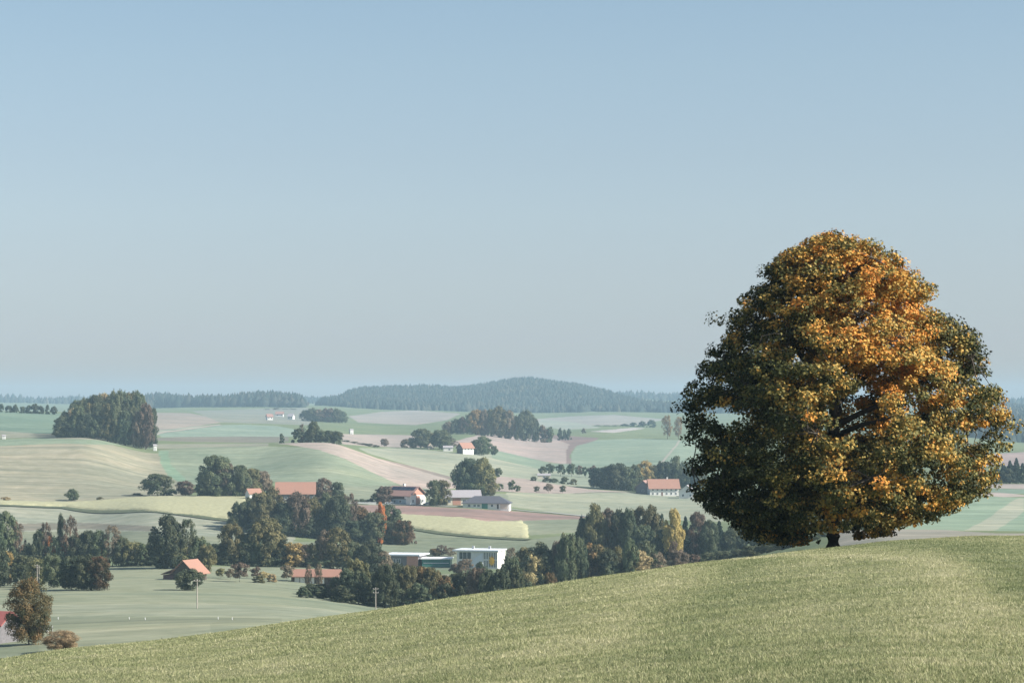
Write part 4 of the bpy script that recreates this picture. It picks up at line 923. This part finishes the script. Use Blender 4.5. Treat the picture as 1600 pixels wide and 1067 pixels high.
# red-roofed farmhouse right
o, D = place('farmhouse', 'two-storey white farmhouse with an orange-red tiled roof beside the dark wood', 'house', 1036, 774, 1470, 5)
W_, Dp_ = 17.5, 11; walls(o, W_, Dp_, 5.0, 9.6, M['plaster'], 'x'); rf = slab_roof(o, W_, Dp_, 5.0, 9.8, M['rooforange'], 1.0)
for u in (-7,-4.2,-1.4,1.4,4.2,7): window(o,'f',u,3.2,1.0,1.2,W_,Dp_); 
for u in (-7,-4.2,1.4,4.2,7): window(o,'f',u,.7,1.0,1.3,W_,Dp_)
bm = bmesh.new(); box_mesh(bm, -1.9,-.9,-Dp_/2-.06,-Dp_/2-.004,0,2.2); bm_obj('door', bm, M['brownwood'], o)
bm = bmesh.new(); box_mesh(bm, 2.2,3.1,.4,1.3,8.4,11.1); bm_obj('chimney', bm, M['plaster'], rf)
o, D = place('barn', 'grey weathered barn gable just left of the red-roofed farmhouse', 'barn', 1007, 771, 1490, -12)
walls(o, 9, 12, 4.0, 8.0, M['greywood'], 'y'); slab_roof(o, 9, 12, 4.0, 8.0, M['roofpink'], .6, axis='y'); window(o,'f',0,1.4,1.2,1.2,9,12)
o, D = place('house', 'white gabled house with a pale grey roof right of the red-roofed farmhouse', 'house', 1074, 778, 1440, -8)
walls(o, 9, 11, 4.2, 7.6, M['plaster'], 'y'); slab_roof(o, 9, 11, 4.2, 7.6, M['roofgrey'], .9, axis='y')
for u in (-2.2,2.2): window(o,'f',u,1.2,1.1,1.2,9,11)
window(o,'f',0,4.0,1.0,1.0,9,11)
# small house centre
o, D = place('farmhouse', 'small white house with an orange roof and a dark gable in the pale fields', 'house', 727, 709, 1880, 38)
W_, Dp_ = 10.5, 8.0; walls(o, W_, Dp_, 5.0, 8.6, M['plaster'], 'x', gmat=M['darkwood']); slab_roof(o, W_, Dp_, 5.0, 8.6, M['rooforange'], .8)
for u in (-3,0,3): window(o,'f',u,3.0,.9,1.0,W_,Dp_,frame=False)
bm = bmesh.new(); box_mesh(bm, -W_/2-.1,-W_/2-.004,-3.9,3.9,0,4.8); bm_obj('shade_panel', bm, M['darkwood'], o)  # left wall and gables coloured dark to put their shade in
o, D = place('annex', 'low white outbuilding left of the small orange-roofed house', 'shed', 700, 705, 1890, 5)
walls(o, 7.5, 5, 3.0, 4.4, M['plaster'], 'x'); slab_roof(o, 7.5, 5, 3.0, 4.4, M['roofgrey'], .4); window(o,'f',1,.9,1.4,1.2,7.5,5)
o, D = place('shed', 'tiny pinkish hut half hidden between the trees left of the white outbuilding', 'shed', 673, 701, 1900, 10)
walls(o, 5, 5, 2.6, 5.6, M['cream'], 'y'); slab_roof(o, 5, 5, 2.6, 5.6, M['roofpink'], .4, axis='y'); window(o,'f',0,.8,1,1,5,5)
o, D = place('shed', 'small white field shed between the two orchard rows', 'shed', 850, 748, 1640, 0)
walls(o, 8.5, 4, 2.4, 3.4, M['cream'], 'x'); slab_roof(o, 8.5, 4, 2.4, 3.4, M['roofgrey'], .3); window(o,'f',0,.8,1.4,1,8.5,4)
# school
o, D = place('school_building', 'white flat-roofed school with glazed corner and a yellow sunburst on its fin wall', 'building', 752, 886, 905, -14)
W_, Dp_ = 15.5, 12; H_ = 6.3
walls(o, W_, Dp_, H_, H_, M['plaster'])
bm = bmesh.new(); box_mesh(bm, -W_/2-1.6, W_/2+.5, -Dp_/2-.8, Dp_/2+.5, H_, H_+.45); rf = bm_obj('roof', bm, M['flatroof'], o)
for u, v in ((-4.0,1.5),(2.2,2.0)):
    bm = bmesh.new(); box_mesh(bm, u, u+.8, v, v+.8, H_+.45, H_+1.5); bm_obj('vent', bm, M['metal'], rf)
bm = bmesh.new(); box_mesh(bm, -6.8,-2.4,-Dp_/2-.05,-Dp_/2-.004,3.4,5.9); bm_obj('window', bm, M['glass'], o)
bm = bmesh.new(); box_mesh(bm, -6.8,-2.4,-Dp_/2-.05,-Dp_/2-.004,.3,2.7); bm_obj('window', bm, M['glass'], o)
for q in (-5.5,-3.9): 
    bm = bmesh.new(); box_mesh(bm, q-.06,q+.06,-Dp_/2-.1,-Dp_/2-.054,3.4,5.9); bm_obj('mullion', bm, M['white'], o)
bm = bmesh.new()
# diagonal stair wall
pr_ = [(-1.8,3.0),(2.2,5.8),(2.2,0.2),(-1.8,0.2)]
va = [bm.verts.new((x,-Dp_/2-.004,z)) for x, z in pr_]; vb = [bm.verts.new((x,-Dp_/2-.5,z)) for x, z in pr_]
bm.faces.new(vb); 
for i in range(4): bm.faces.new([va[i],va[(i+1)%4],vb[(i+1)%4],vb[i]])
bmesh.ops.recalc_face_normals(bm, faces=bm.faces); bm_obj('stair_wall', bm, M['flatroof'], o)
for i in range(8):
    u = 2.75+i*.64
    bm = bmesh.new()
    for z0, z1 in ((3.5,5.9),(.5,2.9)): box_mesh(bm, u-.13,u+.13,-Dp_/2-.06,-Dp_/2-.004,z0,z1)
    bm_obj('window', bm, M['glass'], o)
bm = bmesh.new(); ct = bm.verts.new((5.6,-Dp_/2-.2,2.6)); rim = []; cb = bm.verts.new((5.6,-Dp_/2-.07,2.6)); rb_ = []
for i in range(20):
    a_ = 2*math.pi*i/20; q = (1.55 if i % 2 else .9)*(1.25 if math.sin(a_) > .4 else 1); rim.append(bm.verts.new((5.6+q*math.cos(a_)*.85,-Dp_/2-.14,2.6+q*math.sin(a_)*1.2)))
for i in range(20): bm.faces.new([ct, rim[i], rim[(i+1)%20]]); bm.faces.new([cb, rim[(i+1)%20], rim[i]])
bm_obj('sunburst_emblem', bm, M['yellow'], o)
# hall with orange walls
o, D = place('hall', 'flat-roofed hall with pale blue roof and orange end wall left of the school', 'building', 634, 883, 930, -14)
W_, Dp_ = 13.0, 12; walls(o, W_, Dp_, 4.0, 4.0, M['greywood'])
bm = bmesh.new(); box_mesh(bm, -W_/2-.9, W_/2+.9, -Dp_/2-.9, Dp_/2+.9, 4.0, 4.5); bm_obj('roof', bm, M['flatroof'], o)
bm = bmesh.new(); box_mesh(bm, 2.2, W_/2+.06,-Dp_/2-.1,-Dp_/2-.004,-1,3.9); bm_obj('wall_panel', bm, M['peach'], o)
for u in (-5,-3,-1): window(o,'f',u,1.2,1.3,1.6,W_,Dp_)
o, D = place('greenhouse', 'low building with a green glazed front and white roof edge', 'building', 683, 884, 920, -4)
W_, Dp_ = 10.6, 8; walls(o, W_, Dp_, 2.8, 2.8, M['greenglass'])
bm = bmesh.new(); box_mesh(bm, -W_/2-.5, W_/2+.5, -Dp_/2-.5, Dp_/2+.5, 2.8, 3.2); bm_obj('roof', bm, M['white'], o)
bm = bmesh.new(); box_mesh(bm, -4.8, 4.8,-Dp_/2-.12,-Dp_/2-.004,1.3,1.5); bm_obj('handrail', bm, M['white'], o)
# long low shed, meadow
o, D = place('barn', 'long low shed with orange roof and white doors at the end of the dark belt', 'shed', 494, 911, 690, -6)
W_, Dp_ = 13.2, 7; walls(o, W_, Dp_, 2.3, 3.9, M['darkwood'], 'x'); slab_roof(o, W_, Dp_, 2.3, 3.9, M['rooforange'], .7)
for u in (-4.9,-3.3,-.6,2.3): 
    bm = bmesh.new(); box_mesh(bm, u-.7,u+.7,-Dp_/2-.06,-Dp_/2-.004,0,2.0); bm_obj('door', bm, M['plaster'], o)
# old barn
o, D = place('barn', 'old timber barn with a half orange roof and a lean-to on the meadow', 'barn', 297, 905, 705, -24)
W_, Dp_ = 6.8, 6.5; walls(o, W_, Dp_, 2.3, 5.4, M['darkwood'], 'y'); slab_roof(o, W_, Dp_, 2.3, 5.4, M['rooforange'], .8, axis='y')
bm = bmesh.new(); box_mesh(bm, -W_/2-3.6,-W_/2-.004,-2.9,2.9,-1.5,1.3); ln = bm_obj('lean_to', bm, M['brownwood'], o)
bm = bmesh.new()
vs = [bm.verts.new(q) for q in ((-W_/2-4.2,-3.3,1.32),(-W_/2-4.2,3.3,1.32),(-W_/2-.01,3.3,2.9),(-W_/2-.01,-3.3,2.9))]; vt = [bm.verts.new((v.co.x,v.co.y,v.co.z+.18)) for v in vs]
bm.faces.new(vt[::-1]); bm.faces.new(vs)
for i in range(4): bm.faces.new([vs[i],vs[(i+1)%4],vt[(i+1)%4],vt[i]])
bmesh.ops.recalc_face_normals(bm, faces=bm.faces); bm_obj('roof', bm, M['roofpink'], ln)
bm = bmesh.new(); box_mesh(bm, -1.4,1.4,-Dp_/2-.06,-Dp_/2-.004,-.3,2.2); bm_obj('barn_door', bm, M['brownwood'], o)
# shed at the left edge
o, D = place('shed', 'grey board shed with a red roof cut off by the left edge of the view', 'shed', -12, 1003, 352, -22)
W_, Dp_ = 6.0, 5.0; walls(o, W_, Dp_, 2.9, 4.4, M['greywood'], 'x'); slab_roof(o, W_, Dp_, 2.9, 4.4, M['roofred'], .5)
bm = bmesh.new(); box_mesh(bm, .2,1.6,-Dp_/2-.05,-Dp_/2-.004,0,2.1); bm_obj('door', bm, M['darkwood'], o)
# house amid the trees
o, D = place('house', 'pinkish-grey roofed house peeping out of the trees above the meadow crest', 'house', 832, 916, 690, 8)
W_, Dp_ = 6.5, 6; walls(o, W_, Dp_, 3.2, 5.3, M['cream'], 'x'); slab_roof(o, W_, Dp_, 3.2, 5.3, M['roofpink'], .4); window(o,'f',1,1.2,1,1,W_,Dp_)
# far farms
for (x, y, Dg, w_, lab, rot, rf_) in ((441,636,4450,12,'far white farmhouse beneath the skyline wood, left one of the pair',10,'roofgrey'),(465,634,4600,11,'far white house beneath the skyline wood, right one of the pair',-20,'roofpink'),(421,656,3250,7,'hazy white barn with brown roof below the skyline farm, leftmost one',20,'roofpink'),(455,655,3250,7,'hazy white barn below the skyline farm, right one',-15,'roofgrey'),(437,651,3350,11,'hazy long brown-roofed barn between the two hazy white barns',0,'roofpink')):
    o, D = place('farmhouse', lab, 'house', x, y, Dg, rot, 'far farm buildings')
    walls(o, w_, 8, 4.2, 7.4, M['plaster'], 'x'); slab_roof(o, w_, 8, 4.2, 7.4, M[rf_], .7)
    for u in (-w_/4, w_/4): window(o,'f',u,1.6,1.2,1.3,w_,8,frame=False)
# transformer towers
def tower(x, y, Dg, lab, w_=2.2, h_=5.5):
    o, D = place('transformer_tower', lab, 'tower', x, y, Dg, 20, 'small white towers in the fields')
    walls(o, w_, w_, h_*.82, h_*.82, M['plaster']); slab_roof(o, w_, w_, h_*.82, h_, M['roofgrey'], .25)
    bm = bmesh.new(); box_mesh(bm, -w_/4,w_/4,-w_/2-.06,-w_/2-.004,0,2); bm_obj('door', bm, M['metal'], o)
tower(242,704,1500,'small white tower at the corner of the stubble field', 2.0, 3.8)
tower(6,686,1480,'small white tower at the left edge above the stubble field', 2.0, 2.6)
tower(549,678,2250,'small white tower in the pale field right of the ridge trees', 3.4, 5.0)

# poles
def pole(x, y, Dg, top, lab, arms=1):
    o, D = place('utility_pole', lab, 'pole', x, y, Dg, 10, 'wooden poles in the valley')
    g = gpt(x, D); H = (scr_y(g.z, D)-top)*D/F
    v, f = tube([(0,0,-.5),(0,0,H*.5),(0,0,H)], [.12,.11,.08], 8); link('pole_shaft', fast_mesh('pole_shaft', v, f, 4), M['polewood'], o)
    for k_ in range(arms):
        bm = bmesh.new(); z = H-.4-k_*.9; box_mesh(bm, -.65,.65,-.15,-.1,z-.05,z+.05)
        c_ = bm_obj('crossarm', bm, M['polewood'], o)
        for u in (-.55,0,.55):
            bm = bmesh.new(); bmesh.ops.create_cone(bm, cap_ends=True, segments=8, radius1=.04, radius2=.025, depth=.16, matrix=Matrix.Translation((u,-.125,z+.13))); bm_obj('insulator', bm, M['white'], c_)
pole(308,950,520,904,'tall wooden pole in the meadow right of the solitary dark tree')
pole(587,953,520,917,'wooden pole standing before the dark belt near the meadow crest', 2)
pole(58,918,625,881,'pale pole in front of the left-hand tree belt, left one of the pair')
pole(61,918,625,884,'pale pole in front of the left-hand tree belt, right one of the pair')
# marker posts in the meadow
for x, y, lab in ((91,967,'leftmost white marker post in the low meadow'),(202,967,'middle white marker post in the low meadow'),(227,968,'white marker post right of the middle one in the low meadow'),(341,967,'white marker post below the tall wooden pole'),(363,968,'rightmost white marker post in the low meadow')):
    o, D = place('marker_post', lab, 'post', x, y, 440, 0, 'white posts in the meadow')
    v, f = tube([(0,0,-.2),(0,0,.36),(0,0,.42)], [.05,.05,.03], 8); link('post_shaft', fast_mesh('post_shaft', v, f, 4), M['white'], o)
    bm = bmesh.new(); box_mesh(bm, -.08,.08,-.10,-.07,.2,.36); bm_obj('plate', bm, M['white'], o)

# parked cars by the farm
def car_mesh():
    bm = bmesh.new(); prof = [(-2.1,.35),(-2.15,.8),(-1.9,.95),(-1.2,1.0),(-.6,1.45),(.9,1.48),(1.6,1.05),(2.05,.95),(2.12,.4)]
    L_ = [[bm.verts.new((x, s*(.85 if z < 1.1 else .68), z)) for x, z in prof] for s in (-1,1)]
    for i in range(len(prof)-1): bm.faces.new([L_[0][i],L_[0][i+1],L_[1][i+1],L_[1][i]])
    bm.faces.new(L_[0][::-1]); bm.faces.new(L_[1]); bm.faces.new([L_[0][-1],L_[0][0],L_[1][0],L_[1][-1]])
    bmesh.ops.recalc_face_normals(bm, faces=bm.faces); bmesh.ops.bevel(bm, geom=bm.edges[:], offset=.05, segments=2, affect='EDGES'); return bm
def car(x, y, Dg, rz, mat, lab):
    o, D = place('parked_car', lab, 'car', x, y, Dg, rz, 'cars parked at the farm')
    bm_obj('body', car_mesh(), mat, o)
    for s in (-1,1):
        bm = bmesh.new(); ys = sorted((s*.70, s*.80)); box_mesh(bm, -.65,.85,*ys,1.1,1.38); bm_obj('side_window', bm, M['glass'], o)
        for u in (-1.3,1.3):
            bm = bmesh.new(); bmesh.ops.create_cone(bm, cap_ends=True, segments=16, radius1=.34, radius2=.34, depth=.2, matrix=Matrix.Translation((u,s*.82,.34))@Matrix.Rotation(R(90),4,'X')); bm_obj('wheel', bm, M['tyre'], o)
car(608,787.5,1186,5,M['white'],'white car parked left of the solar-roofed farmhouse')
car(668,789,1184,-10,M['metal'],'silver car parked right of the solar-roofed farmhouse')
car(683,789.5,1180,4,M['white'],'white car parked in front of the oval tree by the farm')
o, D = place('garden_wall', 'low white wall with a dark hedge behind it left of the farm', 'wall', 570, 787.5, 1186, 0)
bm = bmesh.new(); box_mesh(bm, -5.5,5.5,-.15,.15,-1,.95); bm_obj('wall', bm, M['plaster'], o)
bm = bmesh.new(); box_mesh(bm, -5.7,5.7,-.22,.22,.95,1.05); bm_obj('coping', bm, M['flatroof'], o)
o, D = place('washing_line', 'blue and white washing hanging beside the lower left tree', 'washing line', 67, 997, 345, 0)
for s in (-1.4,1.4):
    v, f = tube([(s,0,-.2),(s,0,1.9)], [.04,.04], 6); link('post', fast_mesh('post', v, f, 4), M['metal'], o)
v, f = tube([(-1.4,0,1.85),(0,0,1.78),(1.4,0,1.85)], [.012]*3, 5); link('line', fast_mesh('line', v, f, 4), M['metal'], o)
for u, mt, w_ in ((-.8,'white',.5),(-.1,'blue',.55),(.65,'white',.5)):
    bm = bmesh.new(); 
    for i in range(6):
        y0, y1 = .05*math.sin(i*1.4), .05*math.sin((i+1)*1.4); x0, x1 = u-w_/2+w_*i/6, u-w_/2+w_*(i+1)/6
        vs = [bm.verts.new(q) for q in ((x0,y0,.8),(x1,y1,.8),(x1,y1,1.79),(x0,y0,1.79))]; bm.faces.new(vs)
    q = bm_obj('cloth', bm, M[mt], o); sm_ = q.modifiers.new('thick','SOLIDIFY'); sm_.thickness = .02

# ------------------------------------------------------------------ labels of the trees
ORD = ['first','second','third','fourth','fifth','sixth','seventh','eighth','ninth','tenth','eleventh','twelfth']
def nth(i): 
    if i < 12: return ORD[i]
    i += 1; s = 'th' if 10 <= i % 100 <= 20 else {1:'st',2:'nd',3:'rd'}.get(i % 10, 'th'); return f'{i}{s}'
seen = set()
SHORT = {
 A_: 'in the front row of the left tree belt', B_: 'in the back row of the left tree belt',
 C_: 'in the group behind the old barn', E_: 'in the clump behind the little orchard',
 F_: 'in the dark grove below the orange barn', H_: 'in the hedge below the stubble hill',
 J_: 'in the row on the tan ridge', K_: 'around the small orange-roofed house', N_: 'in the tall clump behind the grey-roofed barn',
 P_: 'in the autumn wood below the blue hill', Q_: 'in the lower orchard row', R_: 'in the dark wood beside the red-roofed farmhouse',
 S_: 'in the tall wood left of the big tree', T_: 'in the low wood along the meadow crest', U_: 'in the dark belt before the school',
 V_: 'in the little orchard beside the old barn', W_: 'in the copse below the far farm'}
SH2 = {'in the upper orchard row left of the farmhouse wood':'in the upper orchard row','standing along the skyline at the far left':'on the far left skyline',
 'between the solar-roofed farmhouse and the grey-roofed barn':'beside the grey-roofed barn','at the left end of the solar-roofed farmhouse':'by the solar-roofed farmhouse',
 'in the hazy hedge far behind the tan field':'in the hazy far hedge','in the dark spruce stand at the right edge':'in the spruce stand at the right edge',
 'tall and bare-stemmed beside the big tree crown in the far distance':'standing tall in the distance beside the big crown',
 'between the orange-walled hall and the school':'between the hall and the school','in the small line of three bushes in the far fields':'in the small line in the far fields'}
SHORT.update(SH2)
for cl, items in CLUSTERS.items():
    items.sort(key=lambda q: q[0])
    for i, (x, top, D, kind, leaf, o, W, H) in enumerate(items):
        thing_ = {'conifer':'spruce','bush':'bush','orchard':'fruit tree'}.get(kind, 'tree')
        if len(items) == 1: lab = f'{KIND_WORD[kind]} {LWORD[leaf]} {thing_} {SHORT.get(cl, cl)}'
        else:
            pos = 'leftmost' if i == 0 else 'rightmost' if i == len(items)-1 else nth(i)+' from left'
            lab = f'{LWORD[leaf]} {thing_}, {pos} {SHORT.get(cl, cl)}'
        if len(lab.split()) > 16: print('LONG', lab)
        tag(o, lab, {'conifer':'tree','orchard':'tree'}.get(kind, 'bush' if kind == 'bush' else 'tree'), ('trees and bushes '+cl) if len(items) > 1 else None)

# ------------------------------------------------------------------ haze: one closed box round everything
zmin = min(float(TZ.min()), float(HZ.min()))-1.5
ztop = 125.0
bm = bmesh.new(); box_mesh(bm, -15500, 15500, -460, 12620, zmin, ztop)
bmesh.ops.recalc_face_normals(bm, faces=bm.faces)
hm = bpy.data.materials.new('haze_air'); hm.use_nodes = True; nt_ = hm.node_tree; nt_.nodes.clear()
ou = nt_.nodes.new('ShaderNodeOutputMaterial'); pv = nt_.nodes.new('ShaderNodeVolumePrincipled')
pv.inputs['Color'].default_value = (.54,.80,.97,1); pv.inputs['Density'].default_value = HAZE_DENSITY; pv.inputs['Anisotropy'].default_value = .0
nt_.links.new(pv.outputs[0], ou.inputs['Volume'])
hz = bm_obj('haze', bm, hm, None); tag(hz, 'pale blue autumn haze filling the valley air', 'haze', kind='stuff')
